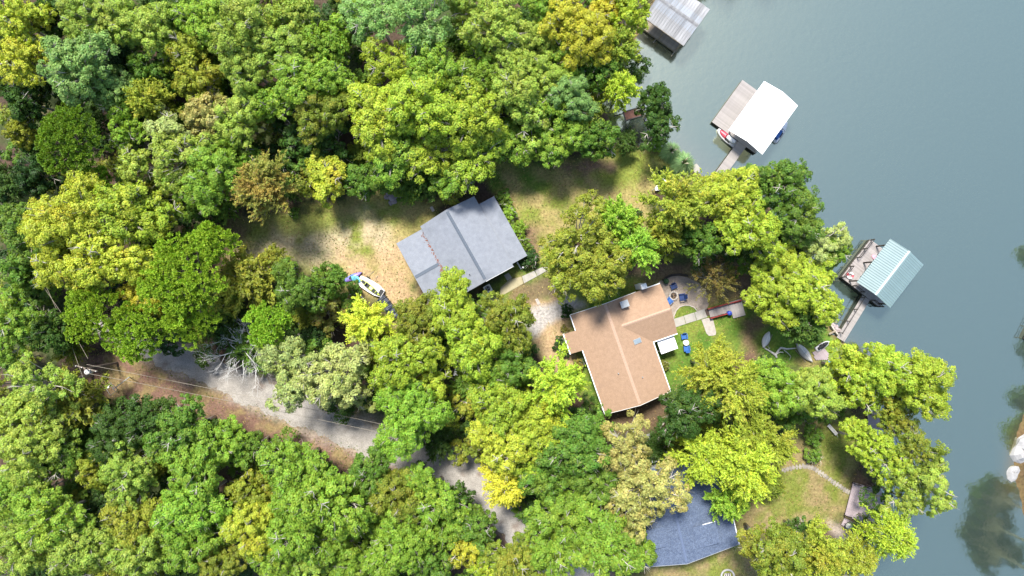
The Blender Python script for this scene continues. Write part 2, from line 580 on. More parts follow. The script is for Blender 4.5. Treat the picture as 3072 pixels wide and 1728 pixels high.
def water_mat():
    m = bpy.data.materials.new("lake_water")
    m.use_nodes = True
    nt = m.node_tree
    L = nt.links
    b = nt.nodes["Principled BSDF"]
    b.inputs["Roughness"].default_value = 0.06
    b.inputs["IOR"].default_value = 1.33
    b.inputs["Specular IOR Level"].default_value = 1.0
    at = nn(nt, "ShaderNodeAttribute", attribute_name="silt")
    tc = nn(nt, "ShaderNodeTexCoord")
    g = nn(nt, "ShaderNodeTexNoise")
    g.inputs["Scale"].default_value = 5.0
    g.inputs["Detail"].default_value = 3
    L.new(tc.outputs["Object"], g.inputs["Vector"])
    r = nn(nt, "ShaderNodeMapRange")
    r.inputs["From Min"].default_value = 0.3
    r.inputs["From Max"].default_value = 0.7
    r.inputs["To Min"].default_value = 0.93
    r.inputs["To Max"].default_value = 1.07
    L.new(g.outputs["Fac"], r.inputs["Value"])
    s = nn(nt, "ShaderNodeVectorMath", operation='SCALE')
    L.new(at.outputs["Color"], s.inputs[0])
    L.new(r.outputs[0], s.inputs["Scale"])
    L.new(s.outputs[0], b.inputs["Base Color"])
    wv = nn(nt, "ShaderNodeTexNoise")
    wv.inputs["Scale"].default_value = 1.6
    wv.inputs["Detail"].default_value = 4
    L.new(tc.outputs["Object"], wv.inputs["Vector"])
    bp = nn(nt, "ShaderNodeBump")
    bp.inputs["Strength"].default_value = 0.28
    bp.inputs["Distance"].default_value = 0.05
    L.new(wv.outputs["Fac"], bp.inputs["Height"])
    L.new(bp.outputs[0], b.inputs["Normal"])
    gl = nn(nt, "ShaderNodeBsdfGlossy")
    gl.inputs["Roughness"].default_value = 0.09
    gl.inputs["Color"].default_value = (0.62, 0.645, 0.455, 1)
    L.new(bp.outputs[0], gl.inputs["Normal"])
    mxs = nn(nt, "ShaderNodeMixShader")
    mxs.inputs[0].default_value = 0.66
    L.new(b.outputs[0], mxs.inputs[1])
    L.new(gl.outputs[0], mxs.inputs[2])
    L.new(mxs.outputs[0], nt.nodes["Material Output"].inputs["Surface"])
    return m

lme = mesh_np("lake", np.column_stack([LP, np.full(len(LP), WATER_Z)]), LF, water_mat(), True)
ca = lme.color_attributes.new("silt", 'FLOAT_COLOR', 'POINT')
ca.data.foreach_set("color", np.column_stack([lcol, np.ones(len(lcol))]).astype(np.float32).ravel())
structure("lake", lme)

# ------------------------------------------------------------------ materials
M_GRAVEL = mat("gravel", (0.315, 0.293, 0.265), (0.240, 0.220, 0.197), 1.2, 0.95, 6, bump=.5, bscale=14, speck=.28, sscale=9, c3=(.19, .155, .13), s3=.45, t3=.56)
M_CONC = mat("concrete", (0.33, 0.315, 0.285), (0.27, 0.255, 0.225), 1.5, 0.9, 5, speck=.12, sscale=20, c3=(.30, .25, .17), s3=.9, t3=.60)
M_CONC_Y = mat("concrete_mossy", (0.34, 0.30, 0.19), (0.27, 0.24, 0.15), 1.5, 0.9, 5, speck=.15, sscale=18)
M_PATIO = mat("patio_fines", (0.28, 0.235, 0.195), (0.21, 0.17, 0.14), 2.0, 0.95, 6, speck=.25, sscale=12, bump=.3)
M_TANROOF = mat("tan_shingles", (0.305, 0.203, 0.136), (0.262, 0.173, 0.115), 2.4, 0.9, 6, c3=(.255, .170, .118), s3=.55, t3=.60, speck=.18, sscale=16, bump=.3, bscale=18)
M_TANCAP = mat("tan_ridge_shingles", (0.40, 0.275, 0.20), (0.33, 0.225, 0.165), 5, 0.9, 4, speck=.14, sscale=18)
M_GREYROOF = mat("grey_shingles", (0.205, 0.220, 0.250), (0.172, 0.186, 0.214), 2.0, 0.9, 6, speck=.16, sscale=16, bump=.3, bscale=18, c3=(.135, .148, .172), s3=.35, t3=.57)
M_GREYCAP = mat("grey_ridge_shingles", (0.075, 0.092, 0.118), (0.10, 0.118, 0.145), 5, 0.9, 4, speck=.2, sscale=14)
M_BLUEROOF = mat("blue_grey_shingles", (0.095, 0.122, 0.180), (0.062, 0.084, 0.135), 3.0, 0.9, 6, speck=.45, sscale=9, bump=.3, bscale=16)
M_WHITE = mat("white_paint", (0.80, 0.80, 0.80), (0.76, 0.76, 0.77), 1.0, 0.5, 3)
M_TRIM = mat("white_trim", (0.78, 0.77, 0.75), (0.70, 0.69, 0.67), 3, 0.6, 3)
M_SIDING = mat("cream_siding", (0.50, 0.45, 0.38), (0.46, 0.41, 0.35), 3, 0.8, 3, stretch=(1, 1, 8))
M_GSIDING = mat("grey_siding", (0.30, 0.31, 0.31), (0.26, 0.27, 0.27), 3, 0.8, 3, stretch=(1, 1, 8))
M_GMETAL = mat("pale_green_metal", (0.140, 0.205, 0.212), (0.128, 0.192, 0.200), 1.2, 0.45, 4, spec=.5, rand=.05)
M_GRIB = mat("pale_green_metal_rib", (0.190, 0.262, 0.268), (0.175, 0.245, 0.250), 1.2, 0.45, 3, spec=.5)
M_OLDROOF = mat("weathered_tin", (0.27, 0.27, 0.275), (0.15, 0.15, 0.155), 1.0, 0.65, 6, stretch=(3, .6, 1), speck=.10, sscale=9, rand=.24, c3=(.23, .26, .30), s3=.5, t3=.56)
M_PLANK = mat("weathered_plank", (0.300, 0.275, 0.262), (0.245, 0.225, 0.213), 2.5, 0.85, 5, stretch=(1, 5, 1), rand=.10, speck=.08)
M_PLANK_G = mat("grey_plank", (0.330, 0.300, 0.290), (0.250, 0.225, 0.215), 2.5, 0.85, 5, stretch=(1, 4, 1), rand=.16, speck=.15, c3=(.11, .09, .085), s3=1.1, t3=.63)
M_PLANK_P = mat("mauve_plank", (0.330, 0.275, 0.285), (0.285, 0.235, 0.245), 2.0, 0.85, 5, rand=.06)
M_PLANK_B = mat("brown_plank", (0.190, 0.130, 0.080), (0.130, 0.088, 0.055), 2.5, 0.9, 5, rand=.25)
M_DARKWOOD = mat("dark_wet_wood", (0.045, 0.036, 0.030), (0.026, 0.022, 0.019), 4, 0.8, 4)
M_OLDWOOD = mat("old_wood", (0.300, 0.250, 0.190), (0.200, 0.165, 0.125), 3, 0.9, 5, rand=.15)
M_RED = mat("red_painted_wood", (0.270, 0.035, 0.030), (0.200, 0.030, 0.026), 3, 0.7, 4)
M_BLUE = mat("blue_plastic", (0.030, 0.110, 0.330), (0.026, 0.090, 0.280), 3, 0.5, 3)
M_NAVY = mat("navy_plastic", (0.016, 0.036, 0.120), (0.013, 0.030, 0.100), 3, 0.5, 3)
M_BLACK = mat("black_plastic", (0.020, 0.022, 0.024), (0.014, 0.015, 0.016), 3, 0.5, 3)
M_GREYM = mat("grey_metal", (0.36, 0.38, 0.39), (0.30, 0.32, 0.33), 4, 0.45, 3, metallic=.3)
M_GLASS = mat("skylight_glass", (0.20, 0.25, 0.29), (0.17, 0.215, 0.25), 2, 0.08, 2, spec=.8)
M_WINDOW = mat("window_glass", (0.03, 0.04, 0.05), (0.025, 0.03, 0.04), 2, 0.06, 2, spec=.8)
M_STONE = mat("pale_stone", (0.38, 0.345, 0.305), (0.28, 0.25, 0.225), 3, 0.9, 5, bump=.4, rand=.15)
M_ROCK = mat("white_rock", (0.36, 0.35, 0.34), (0.24, 0.235, 0.235), 1.4, 0.9, 6, bump=.5, rand=.05)
M_GRANITE = mat("pinkish_rock", (0.37, 0.31, 0.31), (0.25, 0.21, 0.22), 2, 0.9, 6, bump=.5, rand=.2)
M_TARP = mat("dark_tarp", (0.030, 0.038, 0.058), (0.020, 0.025, 0.038), 2, 0.45, 5, speck=.2, bump=.4, bscale=5, c3=(.06, .075, .105), s3=1.3, t3=.58)
M_KBLUE = mat("blue_purple_kayak", (0.070, 0.200, 0.420), (0.230, 0.110, 0.380), 1.1, 0.4, 2, spec=.5)
M_KCYAN = mat("cyan_plastic", (0.150, 0.480, 0.600), (0.120, 0.400, 0.540), 2, 0.4, 2, spec=.5)
M_KLIME = mat("lime_kayak", (0.480, 0.560, 0.110), (0.400, 0.480, 0.080), 2, 0.4, 2, spec=.5)
M_CANOE = mat("chalky_white_hull", (0.64, 0.63, 0.64), (0.55, 0.54, 0.55), 2, 0.6, 3, spec=.3)
M_PINK = mat("red_vinyl", (0.560, 0.060, 0.090), (0.460, 0.045, 0.070), 2, 0.4, 2, spec=.5)
M_PINKS = mat("pink_vinyl", (0.62, 0.30, 0.36), (0.52, 0.22, 0.30), 2, 0.5, 2)
M_DRIFT = mat("bleached_wood", (0.56, 0.53, 0.50), (0.42, 0.40, 0.375), 3, 0.85, 4)
M_BARK = mat("pale_bark", (0.500, 0.465, 0.400), (0.360, 0.325, 0.275), 5, 0.9, 4)
M_BARKP = mat("pine_bark", (0.230, 0.180, 0.140), (0.150, 0.110, 0.085), 5, 0.9, 4)
M_BAREB = mat("silver_bark", (0.74, 0.73, 0.70), (0.60, 0.59, 0.56), 5, 0.9, 4)
M_POLE = mat("pole_wood", (0.200, 0.170, 0.140), (0.130, 0.105, 0.085), 4, 0.9, 4, stretch=(1, 1, .2))
M_WIRE = mat("wire", (0.28, 0.25, 0.20), (0.24, 0.21, 0.17), 4, 0.5, 2)
M_MAT = mat("brown_doormat", (0.085, 0.060, 0.050), (0.060, 0.045, 0.038), 5, 0.95, 4)
M_ASH = mat("ash_and_char", (0.050, 0.042, 0.038), (0.120, 0.080, 0.060), 6, 0.95, 4)
M_PLUME = mat("cream_plume", (0.60, 0.54, 0.40), (0.50, 0.44, 0.32), 5, 0.9, 3)

# ------------------------------------------------------------------ road, drive, paths
def road_mesh():
    pts = [np.array(W2(x, y)) for x, y, w in ROAD_C]
    ws = [w * CAM_H / FPX / 2 for x, y, w in ROAD_C]
    C, Wd = [], []
    for i in range(len(pts) - 1):
        n = max(2, int(np.linalg.norm(pts[i + 1] - pts[i]) / 0.3))
        p0 = pts[max(i - 1, 0)]; p1 = pts[i]; p2 = pts[i + 1]; p3 = pts[min(i + 2, len(pts) - 1)]
        for k in range(n):
            t = k / n
            c = 0.5 * ((2 * p1) + (-p0 + p2) * t + (2 * p0 - 5 * p1 + 4 * p2 - p3) * t * t + (-p0 + 3 * p1 - 3 * p2 + p3) * t ** 3)
            C.append(c); Wd.append(ws[i] * (1 - t) + ws[i + 1] * t)
    C = np.array(C); Wd = np.array(Wd)
    T = np.gradient(C, axis=0)
    T /= np.linalg.norm(T, axis=1)[:, None]
    N = np.stack([-T[:, 1], T[:, 0]], 1)
    jl = (fbm(C, 1.6, 91) - .5) * 1.5 + (fbm(C, .5, 92) - .5) * .7
    jr = (fbm(C, 1.6, 95) - .5) * 1.5 + (fbm(C, .5, 96) - .5) * .7
    K = 9
    V = []
    for k in range(K):
        u = -1 + 2 * k / (K - 1)
        off = (Wd + np.where(u > 0, jl, jr)) * u
        p = C + N * off[:, None]
        crown = 0.05 * (1 - u * u) - 0.02 * abs(u) ** 6
        V.append(np.column_stack([p, np.zeros(len(p)) + 0.012 + crown]))
    V = np.stack(V, 1)
    for i in range(V.shape[0]):
        for k in range(K):
            V[i, k, 2] += ground_z(V[i, k, 0], V[i, k, 1]) + 0.03
    n = len(C)
    idx = np.arange(n * K).reshape(n, K)
    F = np.stack([idx[:-1, :-1].ravel(), idx[1:, :-1].ravel(), idx[1:, 1:].ravel(), idx[:-1, 1:].ravel()], 1)
    return mesh_np("gravel_road", V.reshape(-1, 3), F[:, ::-1], M_GRAVEL, True)
structure("gravel_road", road_mesh())

def slab_structure(name, px, m, h=0.09, z=0.0):
    return structure(name, MB().prism([W2(x, y, z) for x, y in px], z - 0.2, z + h).mesh(name, m))

# concrete walk from the cabin, cast in separate slabs
path_o = structure("concrete_path", MB().prism([W2(*p) for p in [(1566, 829), (1603, 812), (1611, 829), (1572, 850)]], -.15, .08).mesh("concrete_path", M_CONC))
for q in ([(1604.5, 811), (1637, 797), (1649, 807), (1612.5, 828)],):
    part("paving_slab", MB().prism([W2(*p) for p in q], -.15, .085), M_CONC, path_o)
part("paving_slab", MB().prism([W2(*p) for p in [(1502, 862), (1530, 838), (1564.5, 830), (1570, 850.5), (1540, 868), (1500, 890)]], -.15, .07), M_CONC_Y, path_o)
part("paving_slab", MB().prism([W2(*p) for p in [(1512, 826), (1526, 818), (1536, 834), (1522, 842)]], -.15, .10), M_CONC, path_o)
# step stones by the gravel drive
for k, q in enumerate([[(1605, 898), (1613, 895), (1622, 912), (1613, 915)], [(1577, 930), (1590, 928), (1594, 945), (1580, 950)]]):
    single("stepping_stone", MB().prism([W2(*p) for p in q], -.1, .08), M_STONE,
           ["long pale stepping stone on the bare soil beside the gravel drive", "broad pale stepping stone at the tree edge of the gravel drive"][k], "stone")

# house walk to the lake, patio and half-round lawn edge
structure("patio", MB().prism([W2(*p) for p in [(1975, 846), (1998, 832), (2030, 826), (2062, 832), (2095, 850), (2120, 880), (2126, 915), (2118, 930),
          (2096, 936), (2090, 925), (2075, 918), (2057, 916), (2040, 921), (2028, 934), (2021, 958), (1990, 966), (1970, 900)]], -.1, .05).mesh("patio", M_PATIO))
edge_pts = [W(2093, 934, .05), W(2082, 922, .05), W(2068, 916.5, .05), W(2054, 916, .05), W(2040, 920, .05), W(2029, 931, .05), W(2022, 948, .05), W(2021, 957, .05)]
single("garden_edging", MB().tube(edge_pts, .07, 6), M_STONE, "curved pale stone edging round the half-moon lawn by the house walk", "edging")
wall_pts = [W(1988, 842, .15), W(2000, 831, .15), W(2018, 825, .15), W(2040, 823, .15), W(2064, 827, .15)]
single("retaining_edge", MB().tube(wall_pts, .14, 6), M_DARKWOOD, "dark curved timber edge behind the fire pit patio", "edging")
walk = structure("house_walk", MB().prism([W2(*p) for p in [(2018, 958), (2050, 948), (2057, 971.5), (2026, 982)]], -.12, .07).mesh("house_walk", M_CONC))
for q in ([(2051.2, 947.5), (2082, 937.5), (2089, 961.5), (2058.2, 971)], [(2083.2, 937), (2115, 926), (2122, 951), (2090.2, 961)]):
    part("paving_slab", MB().prism([W2(*p) for p in q], -.12, .072), M_CONC, walk)
single("doormat", MB().prism([W2(*p) for p in [(2113.5, 929), (2122, 926), (2129, 945), (2120, 948)]], .07, .10), M_MAT,
       "dark brown mat lying across the pale house walk", "mat")
slab_structure("garden_slab", [(2104, 959), (2120, 954), (2138, 955), (2143, 975), (2148, 996), (2147, 1004), (2138, 1007), (2126, 1007), (2119, 1000), (2110, 975)], M_STONE, .06)

# lake bank steps and slabs
slab_structure("bank_path", [(2042, 565), (2046, 548), (2060, 524), (2070, 528), (2078, 533), (2066, 552), (2058, 566)], M_PLANK, .06)
slab_structure("landing_slab", [(2078, 512), (2082, 494), (2090, 491), (2100, 503), (2098, 516), (2086, 520)], M_CONC, .05, -.25)
slab_structure("step_slab", [(2118, 561), (2130, 549), (2144, 562), (2146, 573), (2136, 577)], M_CONC, .10, -.1)

# stone path on the far lawn: single flags
M_FLAG = mat('flagstone', (0.27, 0.24, 0.205), (0.19, 0.17, 0.145), 3, .9, 5, bump=.4, rand=.25)
random.seed(5)
sp = [(2350, 1411), (2385, 1402), (2415, 1397), (2440, 1404), (2470, 1424), (2500, 1446), (2530, 1466), (2552, 1478)]
flag_parent = None
acc = []
for i in range(len(sp) - 1):
    (x0, y0), (x1, y1) = sp[i], sp[i + 1]
    n = max(2, int(math.hypot(x1 - x0, y1 - y0) / 8))
    for k in range(n):
        t = (k + .5) / n
        acc.append((x0 + (x1 - x0) * t, y0 + (y1 - y0) * t, math.atan2(-(y1 - y0), x1 - x0)))
fp = structure("flagstone_path", MB().prism([W2(2345, 1406), W2(2352, 1406), W2(2352, 1414), W2(2345, 1414)], -.05, .03).mesh("flagstone", M_FLAG))
for x, y, a in acc:
    n = 6
    poly = [(math.cos(2 * math.pi * i / n + random.uniform(-.2, .2)) * .21 * random.uniform(.85, 1.1),
             math.sin(2 * math.pi * i / n + random.uniform(-.2, .2)) * .36 * random.uniform(.8, 1.15)) for i in range(n)]
    p = W(x, y, 0)
    part("flagstone", MB().prism(poly, -.05, .035 + random.uniform(0, .015)), M_FLAG, fp, loc=(p[0], p[1], 0), rot=(0, 0, a))

# ================================================================== BUILDINGS
def gable_quads(x0, x1, y0, y1, ze, zr):
    """gable roof, ridge along y"""
    xm = (x0 + x1) / 2
    return [(x0, y0, ze), (xm, y0, zr), (xm, y1, zr), (x0, y1, ze)], [(xm, y0, zr), (x1, y0, ze), (x1, y1, ze), (xm, y1, zr)]

def window(parent, x, y, z, w, h, axis_, out):
    """axis_ 'x' = window plane runs along x, out = +1/-1 outward"""
    g, f = MB(), MB()
    t = .03 * out
    if axis_ == 'x':
        g.box(x - w / 2, x + w / 2, min(y, y + t), max(y, y + t), z, z + h)
        for a, b in ((x - w / 2 - .08, x - w / 2), (x + w / 2, x + w / 2 + .08)):
            f.box(a, b, min(y, y + 2 * t), max(y, y + 2 * t), z - .08, z + h + .08)
        f.box(x - w / 2, x + w / 2, min(y, y + 2 * t), max(y, y + 2 * t), z + h, z + h + .08)
        f.box(x - w / 2, x + w / 2, min(y, y + 2 * t), max(y, y + 2 * t), z - .08, z)
    else:
        g.box(min(x, x + t), max(x, x + t), y - w / 2, y + w / 2, z, z + h)
        for a, b in ((y - w / 2 - .08, y - w / 2), (y + w / 2, y + w / 2 + .08)):
            f.box(min(x, x + 2 * t), max(x, x + 2 * t), a, b, z - .08, z + h + .08)
        f.box(min(x, x + 2 * t), max(x, x + 2 * t), y - w / 2, y + w / 2, z + h, z + h + .08)
        f.box(min(x, x + 2 * t), max(x, x + 2 * t), y - w / 2, y + w / 2, z - .08, z)
    o = part("window", g, M_WINDOW, parent)
    part("window_frame", f, M_TRIM, o)

# ---------------- tan roofed house
H = thing("lake_house", "single-storey house with a tan shingle roof in three wings and white fascia", "house", (13.19, -7.94, 0), math.radians(19.3))
EZ, RZ, HW, HL = 2.9, 4.6, 4.2, 6.4
pit = (RZ - EZ) / HW
wall = MB()
wall.box(-3.7, 3.7, -5.95, 5.95, -.3, 2.95)
wall.box(3.7, 6.85, .45, 5.95, -.3, 2.95)
wall.add([(-3.7, -5.95, 2.95), (3.7, -5.95, 2.95), (0, -5.95, 4.35)], [[0, 1, 2]])
wall.add([(-3.7, 5.95, 2.95), (3.7, 5.95, 2.95), (0, 5.95, 4.35)], [[2, 1, 0]])
wall.add([(6.85, .45, 2.95), (6.85, 5.95, 2.95), (6.85, 3.2, 3.98)], [[0, 1, 2]])
part("wall", wall, M_SIDING, H)
zx = lambda x: RZ - pit * abs(x)
part("roof", MB().slab([(-HW, -HL, EZ), (0, -HL, RZ), (0, HL, RZ), (-HW, HL, EZ)], .12), M_TANROOF, H)
part("roof", MB().slab([(0, -HL, RZ), (HW, -HL, EZ), (HW, -.02, EZ), (HW, 0, EZ), (1.0, 3.2, zx(1.0)), (HW, 6.38, EZ), (HW, HL, EZ), (0, HL, RZ)], .12), M_TANROOF, H)
wzr = zx(1.0)
part("roof", MB().slab([(1.0, 3.2, wzr), (HW, 0.0, EZ), (7.36, 0.0, EZ), (7.36, 3.2, wzr)], .12), M_TANROOF, H)
part("roof", MB().slab([(1.0, 3.2, wzr), (7.36, 3.2, wzr), (7.36, 6.4, EZ), (HW, 6.4, EZ)], .12), M_TANROOF, H)
part("porch_roof", MB().slab([(-5.7, 1.84, EZ - pit * 1.5), (-HW + .02, 1.84, EZ + .008), (-HW + .02, 4.41, EZ + .008), (-5.7, 4.41, EZ - pit * 1.5)], .1), M_TANROOF, H)
for y in (2.0, 4.25):
    part("post", MB().box(-5.6, -5.48, y - .06, y + .06, -.1, 2.2), M_TRIM, H)
# raised ridge shingles, one by one
def ridge_caps(parent, p0, p1, m, w=.17, step=.34, drop=.405, name="ridge_shingle"):
    p0, p1 = Vector(p0), Vector(p1)
    d = p1 - p0
    n = int(d.length / step)
    d.normalize()
    s = Vector((-d.y, d.x, 0))
    mb = MB()
    a = [(-s * w) + Vector((0, 0, -w * drop)), Vector((0, 0, .0)), (s * w) + Vector((0, 0, -w * drop))]
    L_ = step * 1.02
    vs = [tuple(q + Vector((0, 0, .012))) for q in a] + [tuple(q + d * L_ + Vector((0, 0, .032))) for q in a]
    mb.add(vs, [[1, 0, 3, 4], [2, 1, 4, 5]])
    mb.add([tuple(Vector(v) - Vector((0, 0, .02))) for v in vs[3:]] + vs[3:], [[0, 1, 4, 3], [1, 2, 5, 4]])
    me = mb.mesh(name, m)
    for i in range(n):
        part(name, me, m, parent, loc=tuple(p0 + d * (i * step)))
ridge_caps(H, (0, HL, RZ), (0, -HL, RZ), M_TANCAP)
ridge_caps(H, (1.1, 3.2, wzr), (7.36, 3.2, wzr), M_TANCAP)
for (x0_, x1_, y0_, y1_) in [(-HW - .10, -HW, -HL, 1.84), (-HW - .10, -HW, 4.41, HL), (HW, HW + .10, -HL, -.10), (HW, 7.36, -.10, 0), (5.0, 7.36, 6.4, 6.5)]:
    part("gutter", MB().box(x0_, x1_, y0_, y1_, EZ - .2, EZ + .02), M_WHITE, H)
part("gutter", MB().box(-5.82, -5.70, 1.80, 4.45, 2.08, 2.31), M_WHITE, H)
for sgn in (-1, 1):
    for yy in (-HL - .05, HL):
        bf = MB()
        bf.add([(sgn * HW, yy, EZ - .2), (0, yy, RZ - .2), (0, yy, RZ - .01), (sgn * HW, yy, EZ - .01),
                (sgn * HW, yy + .05, EZ - .2), (0, yy + .05, RZ - .2), (0, yy + .05, RZ - .01), (sgn * HW, yy + .05, EZ - .01)],
               [[0, 1, 2, 3], [7, 6, 5, 4], [3, 2, 6, 7], [0, 4, 5, 1]])
        part("barge_board", bf, M_TRIM, H)
for (vx, vy) in ((1.4, -3.4), (-1.2, -2.0)):
    part("vent_pipe", MB().tube([(vx, vy, zx(vx) - .2), (vx, vy, zx(vx) + .35)], .06, 8), M_GREYM, H)
sk = part("skylight", MB().box(-.52, .52, -.30, .30, -.05, .09), M_GREYM, H, loc=(2.30, .82, zx(2.3) + .02), rot=(0, math.atan(pit), 0))
part("glass", MB().box(-.42, .46, -.23, .23, .09, .10), M_GLASS, sk)
ch = part("chimney", MB().box(-.42, .42, -.34, .34, -1.0, .62), M_GREYM, H, loc=(2.25, 5.6, zx(2.25)))
part("chimney_cap", MB().box(-.5, .5, -.42, .42, .70, .75).box(-.05, .05, -.05, .05, .6, .7), M_GREYM, ch)
part("flue", MB().box(-.35, .35, -.3, .3, -4.2, .5), M_TRIM, H, loc=(5.2, 6.82, 3.6))
aw = part("patio_cover", MB().slab([(4.78, -1.85, 2.36), (6.95, -1.85, 2.30), (6.95, -.12, 2.30), (4.78, -.12, 2.36)], .07), M_WHITE, H)
part("cover_bracket", MB().box(5.1, 5.16, -1.3, -.9, 2.38, 2.42), M_BLACK, aw)
for x in (4.9, 6.85):
    part("cover_post", MB().box(x - .05, x + .05, -1.75, -1.65, 0, 2.27), M_WHITE, aw)
for y in (-4.2, -1.2, 5.2):
    window(H, -3.7, y, 1.0, 1.1, 1.2, 'y', -1)
for y in (-4.4, -2.8):
    window(H, 3.7, y, 1.0, 1.1, 1.2, 'y', 1)
window(H, -1.6, -5.95, 1.0, 1.2, 1.2, 'x', -1)
window(H, 1.6, -5.95, 1.0, 1.2, 1.2, 'x', -1)
window(H, 6.85, 2.0, 1.0, 1.2, 1.2, 'y', 1)
d_ = part("door", MB().box(-3.75, -3.70, 2.7, 3.6, 0, 2.05), M_RED, H)
part("handle", MB().box(-3.81, -3.75, 3.42, 3.48, 1.0, 1.1), M_GREYM, d_)

# ---------------- grey roofed cabin
CB = thing("cabin", "grey shingled cabin with dark ridge strips, side lean-to and attached carport", "cabin", (-5.5, 5.08, 0), math.radians(29.3))
ez, rz, hw, hl = 2.8, 4.35, 3.77, 4.9
wl = MB()
wl.box(-3.4, 3.4, -4.5, 4.5, -.3, 2.85)
wl.add([(-3.4, -4.5, 2.85), (3.4, -4.5, 2.85), (0, -4.5, 4.18)], [[0, 1, 2]])
wl.add([(-3.4, 4.5, 2.85), (3.4, 4.5, 2.85), (0, 4.5, 4.18)], [[2, 1, 0]])
part("wall", wl, M_GSIDING, CB)
qa, qb = gable_quads(-hw, hw, -hl, hl, ez, rz)
part("roof", MB().slab(qa, .13), M_GREYROOF, CB)
part("roof", MB().slab(qb, .13), M_GREYROOF, CB)
ridge_caps(CB, (0, hl - .25, rz + .01), (0, -hl + .1, rz + .01), M_GREYCAP, .19, .33, .41)
# lean-to
part("lean_to_roof", MB().slab([(3.5, -4.57, 2.60), (5.9, -4.57, 2.12), (5.9, 3.8, 2.12), (3.5, 3.8, 2.60)], .1), M_GREYROOF, CB)
for y in (-4.4, -1.7, 1.0, 3.6):
    part("post", MB().box(5.6, 5.72, y - .06, y + .06, -.2, 2.07), M_TRIM, CB)
# carport with its own cross ridge
cz, cr = 2.22, 2.72
part("carport_roof", MB().slab([(-7.4, -.2, cr), (-3.45, -.2, cr), (-3.45, 4.6, cz), (-7.4, 4.6, cz)], .1), M_GREYROOF, CB)
part("carport_roof", MB().slab([(-7.5, -5.0, cz), (-3.45, -5.0, cz), (-3.45, -.2, cr), (-7.4, -.2, cr)], .1), M_GREYROOF, CB)
ridge_caps(CB, (-7.35, -.2, cr + .01), (-3.85, -.2, cr + .01), M_GREYCAP, .20, .33, .1)
for x in (-7.2, -4.0):
    for y in (-4.8, -.2, 4.4):
        part("post", MB().box(x - .07, x + .07, y - .07, y + .07, -.2, (cz if abs(y) > 1 else cr) - .08), M_TRIM, CB)
part("vent_pipe", MB().tube([(-1.35, -3.2, 3.6), (-1.35, -3.2, 4.1)], .06, 8), M_BLACK, CB)
bb = MB()
bb.add([(0, -hl - .04, rz - .22), (hw, -hl - .04, ez - .22), (hw, -hl - .04, ez - .01), (0, -hl - .04, rz - .01), (0, -hl, rz - .22), (hw, -hl, ez - .22), (hw, -hl, ez - .01), (0, -hl, rz - .01)],
       [[0, 1, 2, 3], [3, 2, 6, 7], [4, 7, 6, 5], [0, 4, 5, 1]])
part("barge_board", bb, M_TRIM, CB)
window(CB, 1.9, -4.5, 1.0, 1.1, 1.2, 'x', -1)
window(CB, -1.6, 4.5, 1.0, 1.1, 1.2, 'x', 1)
window(CB, -3.4, 2.6, 1.0, 1.1, 1.1, 'y', -1)
dd = part("door", MB().box(3.4, 3.45, -3.9, -3.0, 0, 2.05), M_TRIM, CB)
part("handle", MB().box(3.45, 3.50, -3.15, -3.08, 1.0, 1.1), M_GREYM, dd)
# leaves that fell between the roofs, one sheet of litter
rl = np.random.default_rng(3)
nl = 420
yy = rl.uniform(-4.8, 4.2, nl)
xx = -3.86 - np.abs(rl.normal(0, .16, nl))
keep = (yy < -.6) | (rl.random(nl) < .35)
xx, yy = xx[keep], yy[keep]
zz = cr - (cr - cz) * np.abs(yy + .2) / 4.8 + .02 + rl.uniform(0, .03, len(yy))
lit = MB()
for x, y, z in zip(xx, yy, zz):
    a = rl.uniform(0, 6.28); s = rl.uniform(.05, .1)
    ca_, sa_ = math.cos(a) * s, math.sin(a) * s
    lit.add([(x + ca_, y + sa_, z), (x - sa_ * .6, y + ca_ * .6, z + .02), (x - ca_, y - sa_, z), (x + sa_ * .6, y - ca_ * .6, z + .02)], [[0, 1, 2, 3]])
M_LITTER = mat("fallen_leaves", (0.25, 0.085, 0.05), (0.16, 0.065, 0.04), 3, .95, 3)
lo = part("leaf_litter", lit, M_LITTER, CB)
lo["kind"] = "stuff"

# cooling unit
p = W(1464, 866, 0)
ac = thing("air_conditioner", "pale grey box air conditioner with round black fan beside the cabin", "air conditioner", p, math.radians(29))
part("case", MB().box(-.45, .45, -.45, .45, -.02, .82), M_TRIM, ac)
fr = part("fan_grille", MB().lathe([(.36, .82), (.36, .85), (.30, .85), (.30, .83)], 20), M_GREYM, ac)
part("fan_well", MB().lathe([(.30, .80), (.30, .835)], 20), M_BLACK, fr)
fb = MB()
for k in range(3):
    a = 2 * math.pi * k / 3
    fb.add([(0, 0, .86), (.26 * math.cos(a - .4), .26 * math.sin(a - .4), .84), (.28 * math.cos(a + .3), .28 * math.sin(a + .3), .87)], [[0, 1, 2]])
part("fan_blades", fb, M_GREYM, fr)
# white down pipe and a white lamp globe by the lean-to
single("downpipe", MB().tube([W(1550, 785, .25), W(1563.5, 807, .12)], .09, 8), M_WHITE, "white gutter downpipe lying out from the cabin lean-to corner", "pipe")
lp = thing("garden_lamp", "small white globe garden lamp beside the cabin lean-to", "lamp", W(1569.5, 802, 0))
part("stem", MB().tube([(0, 0, -.05), (0, 0, .5)], .03, 6), M_BLACK, lp)
part("globe", MB().lathe([(.02, .48), (.11, .52), (.16, .62), (.13, .74), (.03, .80)], 14), M_WHITE, lp, True)
# electric meter box lid in the lawn
single("manhole_cover", MB().box(-.32, .32, -.18, .18, -.05, .06), M_STONE, "small pale rectangular utility cover set in the lawn near the cabin", "cover", W(1297, 627, 0), math.radians(-60))

